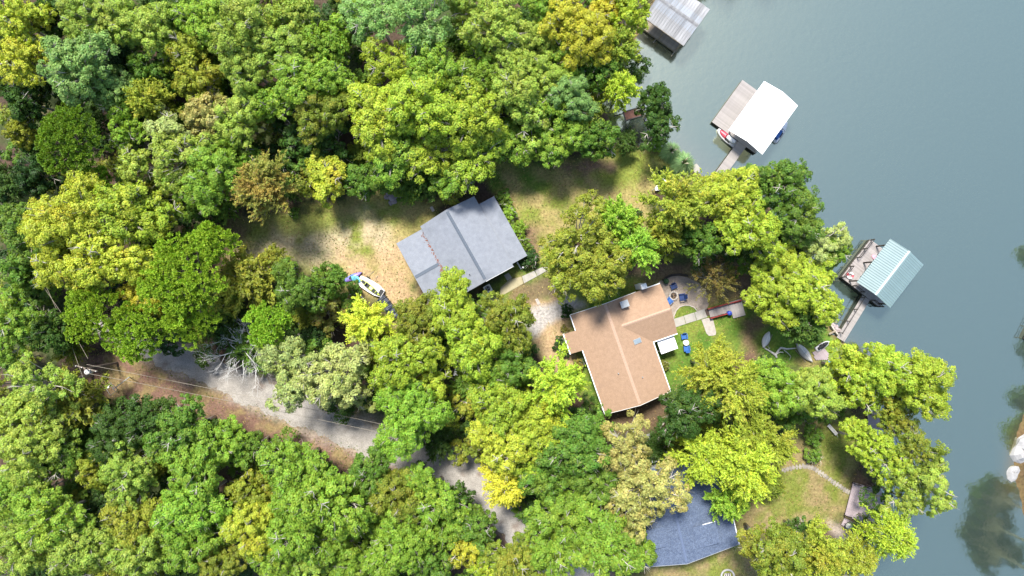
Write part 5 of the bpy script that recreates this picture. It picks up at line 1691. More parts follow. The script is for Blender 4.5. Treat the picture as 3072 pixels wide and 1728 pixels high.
def proto_feather(seed, R, zc, hz, nspray, leaf=.13, bark=None, up=.55, droop=0.0, per=26, spl=1.0):
    """fine needle-like sprays fanning out from limbs"""
    rng = np.random.default_rng(seed)
    nl = 34
    mb = MB()
    base = .05 * R + .05
    mb.tube([(0, 0, -.5), (0, 0, zc * .6), (0, 0, zc + hz * .5)], [base, base * .7, base * .15], 7)
    Ps, Ns, Ts = [], [], []
    for i in range(nl):
        t = i * 2.39996 + rng.uniform(-.3, .3)
        u = (i + .5) / nl
        L_ = R * (.30 + .70 * math.sqrt(1 - u * .96)) * rng.uniform(.75, 1.12)
        z0 = zc - hz * .55 + hz * 1.25 * u
        el = .15 + up * u + rng.uniform(-.1, .15)
        dirv = np.array((math.cos(t) * math.cos(el), math.sin(t) * math.cos(el), math.sin(el)))
        p0 = np.array((0, 0, z0))
        p1 = p0 + dirv * L_ * .55
        p2 = p0 + dirv * L_ - np.array((0, 0, droop * L_ * .35))
        k = base * .28
        mb.tube([p0, p1, p2], [k, k * .6, k * .15], 4, cap=False)
        m = max(4, int(nspray / nl))
        for _ in range(m):
            w = rng.uniform(.30 - .28 * u, 1.0) ** .8
            a = p0 + (p1 - p0) * min(1, w / .55) if w < .55 else p1 + (p2 - p1) * (w - .55) / .45
            side = rng.normal(0, 1, 3)
            side -= side.dot(dirv) * dirv
            d = unit((dirv * .9 + side * .55 + np.array((0, 0, .35 - droop * .8)))[None])[0]
            ls = spl * rng.uniform(.55, 1.15)
            n = per
            s = rng.uniform(.05, 1, n)
            off = rng.normal(0, .10, (n, 3)) * (1.1 - s[:, None] * .6)
            Ps.append(a + d * ls * s[:, None] + off - np.array((0, 0, 1)) * (droop * .5 * s[:, None] ** 2))
            Ts.append(np.tile(d, (n, 1)) + rng.normal(0, .55, (n, 3)))
            Ns.append(unit(np.array((0, 0, .8)) + rng.normal(0, .55, (n, 3))))
            if rng.random() < .30:
                mb.tube([a, a + d * ls * .9], [k * .22, k * .06], 3, cap=False)
    P = np.concatenate(Ps); N = np.concatenate(Ns); T = np.concatenate(Ts)
    L = leaf * rng.uniform(.7, 1.4, len(P))
    V, F = rhombs(P, N, L, L * .36, rng, T)
    return (mesh_np("crown", V, F, M_LEAF), mb.mesh("trunk", bark or M_BARK, True), R, zc)

def proto_pine(seed, R, zc, hz, ncl, rc, nros=26, need=.31):
    """rounded boughs covered with needle rosettes"""
    rng = np.random.default_rng(seed)
    C = clump_centres(R - rc * .5, zc, hz, ncl, rng, rc * .8, .2, .45)
    Vs, Fs = [], []
    off = 0
    for c in C:
        r0 = rc * rng.uniform(.75, 1.2)
        d = sph(nros, rng, -.1)
        q = c + d * np.array((r0, r0, r0 * .55)) * rng.uniform(.75, 1.0, (nros, 1))
        for p, dd in zip(q, d):
            ax = unit((dd * .5 + np.array((0, 0, 1.0)))[None])[0]
            n = 30
            e = sph(n, rng, -.15)
            # hemisphere round ax
            e = unit(e + ax * .55)
            ln = need * rng.uniform(.75, 1.15, n)
            tip = p + e * ln[:, None]
            side = unit(np.cross(e, rng.normal(size=(n, 3))))
            w = .038
            b0 = p + e * .04 + side * w * .5
            b1 = p + e * .04 - side * w * .5
            t0 = tip + side * w
            t1 = tip - side * w
            V = np.stack([b0, t0, t1, b1], 1).reshape(-1, 3)
            Vs.append(V)
            Fs.append(np.arange(4 * n).reshape(n, 4) + off)
            off += 4 * n
    mb = MB()
    limb_tubes(mb, zc, hz, C, R, rng, .05 * R + .06, twig=False)
    return (mesh_np("crown", np.concatenate(Vs), np.concatenate(Fs), M_NEEDLE), mb.mesh("trunk", M_BARKP, True), R, zc)

def proto_bare(seed, R, h, nmain=9, spread=1.0, bark=None):
    rng = np.random.default_rng(seed)
    mb = MB()
    mb.tube([(0, 0, -.4), (.1, .05, h * .45)], [.16, .12], 7)
    def grow(p, d, L_, r, lev):
        q = p + d * L_ * .5 + rng.normal(0, .06 * L_, 3)
        e = q + unit((d + rng.normal(0, .22, 3))[None])[0] * L_ * .5
        mb.tube([p, q, e], [r, r * .75, r * .45], 4 if lev < 2 else 3, cap=False)
        if lev < 3:
            for _ in range(3 if lev < 2 else 4):
                f = rng.uniform(.35, 1.0)
                s = p + (e - p) * f
                nd = unit((d + rng.normal(0, .62, 3) + np.array((0, 0, .08)))[None])[0]
                grow(s, nd, L_ * rng.uniform(.45, .72), r * .55, lev + 1)
    for i in range(nmain):
        t = i * 2.4 + rng.uniform(-.3, .3)
        el = rng.uniform(.25, 1.1) / spread
        d = np.array((math.cos(t) * math.cos(el), math.sin(t) * math.cos(el), math.sin(el)))
        grow(np.array((.1, .05, h * rng.uniform(.3, .45))), d, R * .62, .045, 0)
    return mb.mesh("limbs", bark or M_BAREB, True)

PROTO = {}
PROTO['broad'] = [proto_broad(1, 2.3, 5.0, 2.0, 26, .70), proto_broad(2, 2.3, 5.0, 2.1, 24, .74, lob=.3),
                  proto_broad(3, 3.6, 9.0, 3.0, 56, .80, leaf=.096, per=54), proto_broad(4, 3.6, 9.0, 3.1, 50, .85, lob=.3), proto_broad(5, 3.6, 9.0, 3.2, 52, .78, lob=.40),
                  proto_broad(6, 5.3, 10.5, 4.0, 104, .90, leaf=.125, per=36), proto_broad(7, 5.3, 10.5, 3.9, 98, .94, lob=.32)]
PROTO['airy'] = [proto_broad(11, 2.5, 6.0, 2.4, 19, .66, per=32, lob=.38), proto_broad(12, 3.7, 9.0, 3.4, 36, .74, per=32, lob=.38),
                 proto_broad(13, 3.7, 9.0, 3.6, 33, .78, per=32, lob=.42), proto_broad(14, 5.2, 10.5, 4.4, 60, .84, per=32, lob=.36)]
PROTO['feather'] = [proto_feather(21, 2.4, 5.0, 2.0, 420), proto_feather(22, 3.6, 8.0, 2.6, 720, spl=1.15), proto_feather(23, 3.6, 8.0, 2.8, 680, up=.75, spl=1.15),
                    proto_feather(24, 5.0, 9.5, 3.4, 1050, spl=1.3)]
PROTO['weep'] = [proto_feather(31, 3.0, 6.0, 2.2, 620, droop=.7, up=.5, spl=1.2), proto_feather(32, 2.4, 5.0, 1.8, 460, droop=.6, up=.5)]
PROTO['pine'] = [proto_pine(41, 2.4, 8.0, 2.0, 13, .95), proto_pine(42, 4.6, 11.0, 2.9, 34, 1.10), proto_pine(43, 4.6, 11.0, 3.0, 32, 1.15)]
PROTO['soft_pine'] = [proto_pine(45, 4.0, 10.0, 3.2, 40, .95, 20, .28), proto_pine(46, 4.0, 10.0, 3.0, 42, .90, 20, .28)]
PROTO['shrub'] = [proto_broad(51, 1.0, .75, .65, 9, .42, leaf=.085, per=26, sub=8, lob=.12), proto_broad(52, 1.6, 1.5, 1.1, 16, .62, leaf=.11, per=28, sub=9, lob=.2),
                  proto_broad(53, 1.6, 1.4, 1.0, 15, .66, leaf=.11, per=28, sub=9, lob=.28)]
PROTO['young'] = [proto_broad(61, 1.9, 3.4, 1.4, 13, .80, leaf=.14, per=22, sub=8, lob=.3), proto_broad(62, 1.9, 3.4, 1.5, 12, .85, leaf=.14, per=22, sub=8, lob=.36, hollow=.2),
                  proto_feather(63, 1.9, 3.2, 1.4, 230, up=.6)]

TONE = {   # main leaf colour, second colour, share of second
    'lime':   ((0.299, 0.399, 0.037), (0.354, 0.399, 0.037), .30),
    'yellow': ((.385, .455, .046), (.450, .425, .042), .32),
    'gold':   ((.460, .440, .040), (.400, .430, .044), .40),
    'green':  ((0.183, 0.309, 0.033), (0.243, 0.342, 0.037), .35),
    'fresh':  ((0.216, 0.354, 0.037), (0.165, 0.298, 0.030), .35),
    'mid':    ((0.117, 0.219, 0.028), (0.165, 0.247, 0.030), .35),
    'dark':   ((0.057, 0.118, 0.018), (0.084, 0.134, 0.020), .30),
    'deep':   ((0.037, 0.085, 0.018), (0.053, 0.097, 0.018), .30),
    'mint':   ((0.216, 0.349, 0.092), (0.165, 0.298, 0.065), .35),
    'light':  ((0.276, 0.387, 0.057), (0.321, 0.387, 0.065), .35),
    'pale':   ((0.365, 0.427, 0.139), (0.321, 0.387, 0.097), .40),
    'olive':  ((0.249, 0.294, 0.032), (0.299, 0.294, 0.035), .35),
    'oliveg': ((0.183, 0.242, 0.028), (0.243, 0.253, 0.030), .40),
    'tan':    ((.350, .365, .100), (.410, .365, .110), .45),
    'rust':   ((.235, .175, .036), (.195, .210, .040), .50),
    'pine':   ((0.239, 0.387, 0.032), (0.287, 0.411, 0.037), .25),
    'pined':  ((0.155, 0.275, 0.026), (0.199, 0.298, 0.030), .30),
    'holly':  ((0.033, 0.081, 0.017), (0.051, 0.103, 0.020), .30),
    'grassg': ((0.144, 0.258, 0.074), (0.188, 0.292, 0.092), .30),
}
TWORD = {'lime': 'lime-green', 'yellow': 'bright yellow', 'gold': 'golden', 'green': 'leafy green', 'fresh': 'fresh green', 'mid': 'mid-green', 'dark': 'dark green',
         'deep': 'very dark green', 'mint': 'pale blue-green', 'light': 'light green', 'pale': 'pale whitish-green', 'olive': 'olive-yellow', 'oliveg': 'olive-green',
         'tan': 'tan and cream-leaved', 'rust': 'rusty orange', 'pine': 'bright green', 'pined': 'deep green', 'holly': 'blackish green', 'grassg': 'grey-green'}
KWORD = {'broad': ('broadleaf_tree', 'broadleaf tree', 'tree'), 'airy': ('open_crowned_tree', 'open-crowned tree', 'tree'),
         'feather': ('feathery_tree', 'feathery fine-leaved tree', 'tree'), 'weep': ('weeping_tree', 'drooping feathery tree', 'tree'),
         'pine': ('pine_tree', 'tufted pine', 'tree'), 'soft_pine': ('pine_tree', 'soft-needled pine', 'tree'), 'shrub': ('shrub', 'shrub', 'shrub'), 'young': ('young_tree', 'low young tree', 'tree')}

# px, py of the crown middle, radius in px, kind, tone
T = [
 # upper-left wood
 (45, 60, 80, 'broad', 'yellow'), (55, 195, 82, 'broad', 'yellow'), (160, 30, 62, 'broad', 'dark'), (250, 55, 84, 'broad', 'light'), (355, 70, 82, 'broad', 'light'),
 (455, 80, 76, 'broad', 'light'), (225, 200, 104, 'broad', 'mint'), (320, 255, 66, 'broad', 'mint'), (355, 315, 55, 'broad', 'fresh'), (560, 150, 62, 'broad', 'olive'),
 (588, 238, 66, 'broad', 'olive'), (498, 135, 50, 'airy', 'lime'), (610, 60, 80, 'broad', 'fresh'), (720, 90, 96, 'broad', 'light'), (745, 205, 84, 'broad', 'light'), (775, 300, 60, 'broad', 'fresh'),
 (440, 295, 62, 'feather', 'olive'), (620, 345, 72, 'broad', 'tan'), (705, 360, 78, 'broad', 'light'), (205, 420, 106, 'soft_pine', 'pined'), (500, 405, 70, 'airy', 'pale'),
 (365, 400, 52, 'airy', 'fresh'), (400, 490, 66, 'airy', 'light'), (545, 470, 92, 'airy', 'light'), (640, 530, 92, 'broad', 'fresh'), (560, 560, 70, 'airy', 'green'), (45, 390, 46, 'broad', 'olive'),
 (790, 555, 92, 'feather', 'rust'), (285, 545, 52, 'pine', 'pine'), (60, 290, 60, 'broad', 'dark'), (420, 200, 52, 'broad', 'mid'), (480, 235, 46, 'broad', 'mid'), (90, 520, 62, 'broad', 'deep'), (520, 30, 60, 'broad', 'mid'),
 (680, 440, 60, 'broad', 'fresh'), (730, 480, 48, 'airy', 'green'),
 # upper middle wood
 (855, 45, 74, 'broad', 'light'), (870, 160, 84, 'broad', 'light'), (960, 130, 70, 'broad', 'fresh'), (905, 250, 92, 'broad', 'green'), (1000, 240, 62, 'broad', 'green'), (960, 340, 78, 'broad', 'oliveg'),
 (1060, 60, 60, 'broad', 'fresh'), (1130, 45, 88, 'airy', 'mint'), (1265, 55, 108, 'airy', 'mint'), (1385, 20, 60, 'airy', 'light'), (1190, 190, 88, 'airy', 'lime'), (1290, 195, 90, 'broad', 'green'),
 (1140, 350, 98, 'broad', 'lime'), (1265, 320, 108, 'broad', 'lime'), (1390, 240, 78, 'broad', 'green'), (1420, 340, 92, 'broad', 'lime'), (1190, 450, 92, 'broad', 'green'), (1310, 450, 98, 'airy', 'lime'),
 (1430, 470, 92, 'airy', 'lime'), (1360, 530, 70, 'airy', 'green'), (1490, 75, 96, 'broad', 'light'), (1560, 150, 76, 'broad', 'light'), (1450, 170, 66, 'airy', 'fresh'), (1540, 260, 86, 'broad', 'light'), (1590, 340, 76, 'airy', 'light'),
 (1495, 420, 70, 'airy', 'green'), (990, 535, 66, 'broad', 'yellow'), (1085, 545, 56, 'broad', 'mid'), (900, 420, 66, 'young', 'dark'), (1010, 430, 66, 'young', 'dark'), (860, 370, 50, 'young', 'deep'),
 (1235, 575, 40, 'young', 'mid'), (1150, 540, 52, 'broad', 'mid'), (1560, 440, 64, 'broad', 'green'),
 # by the upper lake bank
 (1700, 60, 84, 'broad', 'gold'), (1770, 120, 82, 'broad', 'gold'), (1640, 20, 70, 'airy', 'green'), (1885, 30, 66, 'broad', 'lime'), (1810, 25, 50, 'broad', 'gold'), (1615, 110, 66, 'broad', 'light'), (1690, 165, 66, 'broad', 'green'), (1862, 135, 58, 'feather', 'oliveg'),
 (1790, 195, 64, 'broad', 'mid'), (1710, 290, 74, 'broad', 'mint'), (1620, 220, 74, 'broad', 'light'), (1650, 330, 66, 'broad', 'green'), (1868, 258, 54, 'feather', 'lime'), (1972, 300, 54, 'broad', 'dark'), (1985, 375, 60, 'airy', 'dark'), (1800, 415, 62, 'broad', 'mid'),
 (1680, 420, 78, 'broad', 'green'), (1610, 410, 60, 'broad', 'fresh'), (1760, 330, 52, 'young', 'oliveg'), (1875, 428, 34, 'young', 'dark'), (1968, 428, 24, 'shrub', 'fresh'), (1925, 200, 40, 'young', 'dark'),
 # round the house and lake bank
 (1745, 700, 96, 'airy', 'olive'), (1700, 790, 88, 'airy', 'olive'), (1800, 810, 92, 'broad', 'olive'), (1850, 655, 66, 'feather', 'fresh'), (1905, 745, 76, 'feather', 'fresh'), (2030, 610, 100, 'feather', 'olive'), (1995, 700, 60, 'feather', 'oliveg'),
 (2110, 720, 64, 'broad', 'mid'), (2190, 590, 92, 'broad', 'yellow'), (2240, 680, 98, 'broad', 'lime'), (2170, 560, 50, 'broad', 'lime'), (2320, 555, 84, 'broad', 'mid'), (2395, 650, 86, 'broad', 'mid'), (2470, 740, 76, 'airy', 'pale'), (2520, 750, 52, 'broad', 'green'), (2290, 730, 54, 'broad', 'dark'),
 (2320, 830, 90, 'broad', 'lime'), (2400, 870, 96, 'broad', 'lime'), (2312, 908, 76, 'broad', 'lime'), (2410, 970, 62, 'feather', 'dark'), (2460, 820, 54, 'airy', 'lime'),
 (2140, 1110, 86, 'feather', 'olive'), (2200, 1170, 112, 'feather', 'olive'), (2060, 1235, 88, 'broad', 'dark'), (2330, 1170, 84, 'broad', 'fresh'), (2440, 1180, 84, 'broad', 'light'), (2250, 1290, 80, 'feather', 'olive'),
 (2565, 1112, 72, 'broad', 'lime'), (2655, 1110, 90, 'broad', 'lime'), (2770, 1150, 96, 'broad', 'lime'), (2590, 1180, 70, 'airy', 'lime'), (2700, 1210, 62, 'broad', 'olive'),
 (2608, 1335, 68, 'broad', 'lime'), (2685, 1400, 64, 'airy', 'lime'), (2760, 1370, 84, 'airy', 'oliveg'), (2800, 1460, 84, 'airy', 'light'), (2735, 1510, 58, 'airy', 'light'), (2720, 1280, 54, 'airy', 'oliveg'),
 (2695, 1618, 72, 'weep', 'lime'), (2580, 1680, 60, 'weep', 'olive'), (2460, 1655, 84, 'feather', 'olive'), (2330, 1670, 104, 'broad', 'oliveg'), (2450, 1700, 84, 'airy', 'olive'), (2390, 1580, 44, 'young', 'dark'),
 # lower right round the neighbour house
 (1880, 1360, 94, 'airy', 'tan'), (1940, 1470, 104, 'airy', 'tan'), (1900, 1560, 70, 'airy', 'tan'), (2110, 1370, 92, 'feather', 'lime'), (2230, 1400, 108, 'feather', 'lime'), (2320, 1340, 74, 'feather', 'olive'), (2190, 1500, 60, 'feather', 'fresh'),
 (1720, 1340, 96, 'broad', 'mid'), (1640, 1440, 76, 'broad', 'mid'), (1780, 1450, 78, 'broad', 'mid'), (1690, 1560, 92, 'broad', 'green'), (1810, 1640, 104, 'broad', 'green'), (1660, 1670, 82, 'broad', 'green'), (1920, 1670, 54, 'broad', 'green'),
 (1670, 1150, 98, 'feather', 'lime'), (1640, 1240, 64, 'feather', 'yellow'), (1500, 1225, 88, 'broad', 'lime'), (1600, 1300, 86, 'broad', 'lime'), (1510, 1350, 84, 'broad', 'yellow'), (1570, 1390, 68, 'broad', 'lime'), (1515, 1465, 72, 'weep', 'gold'), (1780, 1270, 50, 'young', 'mid'),
 # between cabin and road
 (1360, 930, 88, 'broad', 'lime'), (1420, 1030, 92, 'broad', 'lime'), (1530, 960, 84, 'broad', 'oliveg'), (1250, 960, 74, 'broad', 'oliveg'), (1100, 965, 76, 'feather', 'yellow'), (985, 940, 56, 'young', 'rust'), (880, 870, 72, 'broad', 'mid'),
 (975, 840, 52, 'broad', 'mid'), (755, 840, 84, 'young', 'olive'), (805, 975, 66, 'pine', 'pine'), (870, 1080, 90, 'airy', 'pale'), (890, 1165, 78, 'airy', 'pale'), (1010, 1120, 100, 'airy', 'pale'), (1060, 1180, 60, 'airy', 'pale'),
 (1200, 1080, 92, 'broad', 'lime'), (1130, 1050, 56, 'broad', 'oliveg'), (1220, 1260, 112, 'broad', 'fresh'), (1290, 1150, 66, 'airy', 'lime'), (1540, 1090, 72, 'broad', 'mid'), (1470, 1130, 60, 'broad', 'green'), (930, 940, 44, 'young', 'oliveg'), (830, 780, 44, 'young', 'olive'),
 (1400, 1210, 52, 'young', 'olive'), (1030, 900, 40, 'young', 'mid'), (700, 900, 60, 'young', 'oliveg'),
 # left side
 (215, 660, 132, 'broad', 'yellow'), (360, 640, 104, 'broad', 'lime'), (180, 790, 92, 'broad', 'yellow'), (315, 780, 104, 'broad', 'yellow'), (420, 880, 70, 'broad', 'gold'), (470, 640, 70, 'airy', 'lime'),
 (545, 830, 132, 'pine', 'pine'), (640, 730, 66, 'pine', 'pine'), (560, 950, 90, 'pine', 'pine'), (285, 940, 104, 'soft_pine', 'pine'), (400, 1000, 92, 'soft_pine', 'pine'), (65, 680, 84, 'broad', 'mid'), (65, 800, 66, 'broad', 'mid'),
 (40, 975, 82, 'broad', 'green'), (130, 1000, 64, 'broad', 'dark'), (60, 900, 50, 'young', 'deep'), (110, 1160, 84, 'airy', 'light'), (50, 1250, 72, 'broad', 'light'), (80, 1370, 92, 'broad', 'light'), (40, 1480, 82, 'broad', 'green'), (160, 1270, 60, 'airy', 'light'),
 (250, 1200, 80, 'young', 'oliveg'), (430, 1260, 78, 'broad', 'dark'), (530, 1300, 84, 'broad', 'mid'), (630, 1330, 66, 'broad', 'dark'), (330, 1320, 76, 'broad', 'dark'), (180, 1380, 66, 'broad', 'mid'), (740, 1350, 52, 'broad', 'mid'),
 (265, 1420, 56, 'broad', 'olive'), (385, 1430, 86, 'broad', 'light'), (440, 1400, 50, 'broad', 'olive'), (590, 1390, 96, 'broad', 'fresh'), (680, 1340, 70, 'broad', 'fresh'), (560, 1520, 92, 'broad', 'fresh'), (745, 1480, 66, 'broad', 'olive'), (750, 1590, 84, 'broad', 'yellow'),
 (140, 1560, 96, 'broad', 'green'), (230, 1640, 90, 'broad', 'light'), (60, 1650, 86, 'broad', 'light'), (400, 1560, 84, 'broad', 'olive'), (410, 1670, 84, 'broad', 'light'), (560, 1640, 84, 'broad', 'fresh'), (660, 1690, 70, 'broad', 'oliveg'), (320, 1700, 60, 'broad', 'olive'),
 (880, 1410, 96, 'broad', 'fresh'), (970, 1500, 108, 'broad', 'fresh'), (880, 1590, 96, 'broad', 'fresh'), (1000, 1640, 70, 'broad', 'green'), (1110, 1420, 76, 'broad', 'mid'), (1190, 1490, 84, 'broad', 'oliveg'), (1300, 1500, 82, 'broad', 'green'), (1375, 1510, 46, 'broad', 'dark'),
 (1190, 1640, 104, 'broad', 'fresh'), (1080, 1560, 66, 'airy', 'green'), (1330, 1590, 70, 'broad', 'green'), (1390, 1650, 62, 'airy', 'gold'), (1290, 1700, 62, 'broad', 'mid'), (1425, 1590, 66, 'broad', 'mid'), (1550, 1690, 84, 'broad', 'oliveg'), (1470, 1700, 60, 'airy', 'lime'),
 (860, 1335, 42, 'young', 'mid'), (960, 1385, 50, 'young', 'dark'), (1240, 1470, 56, 'broad', 'dark'), (820, 1690, 70, 'broad', 'green'), (920, 1710, 62, 'airy', 'light'), (1070, 1720, 70, 'broad', 'green'),
]
LANDMARK = [(1395, 745, 'the grey-roofed cabin'), (1865, 1040, 'the tan-roofed house'), (2050, 1540, 'the blue-grey roofed house'), (2290, 355, 'the white-roofed dock'), (2670, 820, 'the green-roofed dock'),
            (2020, 60, 'the weathered boathouse'), (260, 1105, 'the utility pole'), (715, 1065, 'the dead silver tree'), (1090, 850, 'the kayaks'), (2020, 887, 'the fire pit'), (2600, 1510, 'the mauve lakeside deck'),
            (1178, 590, 'the heap of rocks'), (1390, 1132, 'the brown woodland deck'), (1790, 480, 'the leaf-strewn lawn edge'), (2400, 1060, 'the pale rowing boat'), (2030, 470, 'the plumed grass clumps'), (335, 1168, 'the goal frame'),
            (3065, 1350, 'the white boulders')]
LPOS = [(Vector(W2(a, b)), n_) for a, b, n_ in LANDMARK]
_w = ['', 'second ', 'third ', 'fourth ', 'fifth ', 'sixth ', 'seventh ', 'eighth ', 'ninth ', 'tenth ', 'eleventh ', 'twelfth ', 'thirteenth ', 'fourteenth ', 'fifteenth ', 'sixteenth ', 'seventeenth ', 'eighteenth ', 'nineteenth ', 'twentieth ']
_w += ['twenty-' + x for x in ('first ', 'second ', 'third ', 'fourth ', 'fifth ', 'sixth ', 'seventh ', 'eighth ', 'ninth ')] + ['thirtieth '] + ['thirty-' + x for x in ('first ', 'second ', 'third ', 'fourth ', 'fifth ')]
ORD = [x + 'nearest' for x in _w]
rt = random.Random(77)

def spawn(kind, R, zc, x, y, tone, label, cat, name, group=None):
    lst = PROTO[kind]
    best = sorted(lst, key=lambda p_: abs(math.log(p_[2] / R)))
    near_ = [p_ for p_ in best if abs(math.log(p_[2] / R)) < abs(math.log(best[0][2] / R)) + .12]
    cm, tm, R0, z0 = rt.choice(near_)
    t = thing(name, label, cat, (x, y, min(0, ground_z(x, y)) - .02 if ground_z(x, y) > -1.5 else -.4), rt.uniform(0, 6.28), group)
    s = R / R0
    t.scale = (s * rt.uniform(.95, 1.05), s * rt.uniform(.95, 1.05), (zc / z0) * .5 + s * .5 if kind != 'shrub' else s)
    c1, c2, sh = TONE[tone]
    j = rt.uniform(.90, 1.10) * (1.3 if kind in ('feather', 'weep') else 1.0)
    jr = rt.uniform(.94, 1.06)
    c = bpy.data.objects.new("crown", cm)
    c.color = (c1[0] * j * jr, c1[1] * j, c1[2] * j, 1)
    c["second_tone"] = (c2[0] * j, c2[1] * j, c2[2] * j)
    c["second_share"] = sh
    link(c, t)
    link(bpy.data.objects.new("trunk", tm), t)
    return t

specs = []
for (px, py, r, kind, tone) in T:
    R = r * CAM_H / FPX
    if kind == 'shrub': zc = .75 * R
    elif kind == 'young': zc = 1.2 + R * .75
    else: zc = 4.2 + 1.45 * R + rt.uniform(-.8, .8) if kind != 'pine' else 6 + 1.2 * R
    if kind in ('soft_pine',): zc = 6 + 1.1 * R
    R *= (CAM_H - zc) / CAM_H
    if (1040 < px < 1720 and 395 < py < 600) or (900 < px < 1040 and 480 < py < 620) or (2250 < px < 2450 and 800 < py < 1000): zc *= .62
    x, y, _ = W(px, py, zc)
    specs.append((kind, R * 1.07, zc, x, y, tone))
buckets = {}
for i, (kind, R, zc, x, y, tone) in enumerate(specs):
    d, nm = min(((Vector((x, y)) - p_).length, n_) for p_, n_ in LPOS)
    buckets.setdefault((tone, 'pine' if kind == 'soft_pine' else kind, nm), []).append((d, i))
labels = {}
for (tone, kind, nm), lst in buckets.items():
    lst.sort()
    for k, (d, i) in enumerate(lst):
        kw = KWORD[specs[i][0]][1]
        if len(lst) == 1:
            labels[i] = f"{TWORD[tone]} {kw} near {nm}" if d < 16 else f"{TWORD[tone]} {kw} in the wood out from {nm}"
        else:
            labels[i] = f"{TWORD[tone]} {kw}, {ORD[k]} of its kind to {nm}"
for i, (kind, R, zc, x, y, tone) in enumerate(specs):
    nm, _, cat = KWORD[kind]
    spawn(kind, R, zc, x, y, tone, labels[i], cat, nm)

# dead silver tree by the road
dt_ = thing("dead_tree", "leafless dead silver-white tree spreading over the edge of the gravel road", "tree", (*W2(718, 1058, 5.0), 0), .6)
part("limbs", proto_bare(71, 4.9, 8.2, 17, 1.35), None, dt_)
for k, (px, py, R, z, sd_, lab) in enumerate([(1395, 1195, 2.6, 4.0, 72, "bare branching small tree in a dark gap beside the woodland deck"), (2135, 835, 3.3, 4.5, 73, "half-bare twiggy tree over the fire pit patio and boardwalk")]):
    o = thing("bare_tree", lab, "tree", (*W2(px, py, z * .6), 0), k)
    part("limbs", proto_bare(sd_, R, z, 9, 1.1, mat("grey_twigs", (.40, .36, .30), (.28, .25, .20), 5, .9)), None, o)
    if k == 1:
        cmesh = proto_feather(74, 3.2, 3.8, 1.4, 260, leaf=.11, per=16)[0]
        c = bpy.data.objects.new("crown", cmesh)
        c.color = (.17, .16, .035, 1); c["second_tone"] = (.2, .14, .04); c["second_share"] = .4
        link(c, o)
# driftwood on the shore lawn
dw = MB()
bw0 = W(2340, 1062, 0)
def q(px, py, z): return W_l(px, py, z, bw0)
dw.tube([q(2289, 1041, .1), q(2312, 1055, .2), q(2326, 1064, .25), q(2330, 1072, .1)], [.05, .10, .17, .12], 6)
dw.tube([q(2326, 1066, .25), q(2336, 1050, .35), q(2343, 1044, .3), q(2360, 1047, .25), q(2392, 1044, .12)], [.14, .12, .15, .10, .05], 6)
dw.tube([q(2330, 1062, .25), q(2340, 1056, .4), q(2350, 1058, .35), q(2346, 1054, .4)], [.08, .06, .05, .03], 5)
dw.tube([q(2300, 1050, .15), q(2310, 1045, .3), q(2302, 1038, .3)], [.05, .04, .02], 5)
dw.tube([q(2352, 1050, .25), q(2364, 1060, .1), q(2373, 1070, .08), q(2368, 1080, .05)], [.06, .05, .04, .02], 5)
single("driftwood", dw, M_DRIFT, "bleached white driftwood branch on the grass beside the upturned canoe", "driftwood", (bw0[0], bw0[1], 0), 0)

# shrubs round the buildings and on the lawns
SHR = [(2440, 1308, 30, 'mid', "round bright shrub on the lawn nearer the pale bench"), (2442, 1370, 27, 'mid', "round bright shrub on the lawn nearer the flagstone path"),
       (2000, 530, 24, 'holly', "dark clipped shrub beside the white swing frame"), (1684, 1030, 24, 'holly', "dark shrub in the brick-edged bed under the house porch roof"), (1690, 1052, 20, 'holly', "smaller dark shrub at the far end of the porch bed"),
       (1704, 931, 21, 'holly', "dark round shrub at the house corner by the gravel drive"), (1693, 991, 13, 'rust', "small red-leaved shrub beside the house porch roof"), (1730, 1098, 22, 'rust', "red-leaved shrub in shade along the long house wall"),
       (1757, 1080, 18, 'holly', "dark shrub against the house wall below the porch"), (1995, 1095, 17, 'rust', "small reddish shrub beside the house near the white patio cover"),
       (1590, 780, 30, 'holly', "dark holly shrub at the open corner of the cabin lean-to"), (1575, 735, 28, 'mid', "leafy shrub midway along the cabin lean-to"), (1555, 690, 30, 'fresh', "bright green shrub along the cabin lean-to wall"),
       (1530, 645, 30, 'fresh', "bright green shrub near the upper corner of the cabin lean-to"), (1508, 600, 28, 'mid', "leafy shrub at the lawn corner of the cabin lean-to"), (1190, 560, 30, 'fresh', "bright green shrub growing over the heap of rocks"),
       (1060, 870, 24, 'mid', "low green weedy shrub beside the cyan kayak"), (2195, 1625, 24, 'mid', "green shrub at the corner of the blue-grey roof"), (1910, 640, 20, 'dark', "dark low shrub at the lawn edge by feathery trees"),
       (880, 640, 18, 'mid', "small weedy shrub at the shaded lawn edge"), (1215, 575, 26, 'mid', "leafy shrub between the rocks and the cabin")]
for px, py, r, tone, lab in SHR:
    R = r * CAM_H / FPX
    x, y, _ = W(px, py, R * .8)
    spawn('shrub', R, R * .8, x, y, tone, lab, "shrub", "shrub")

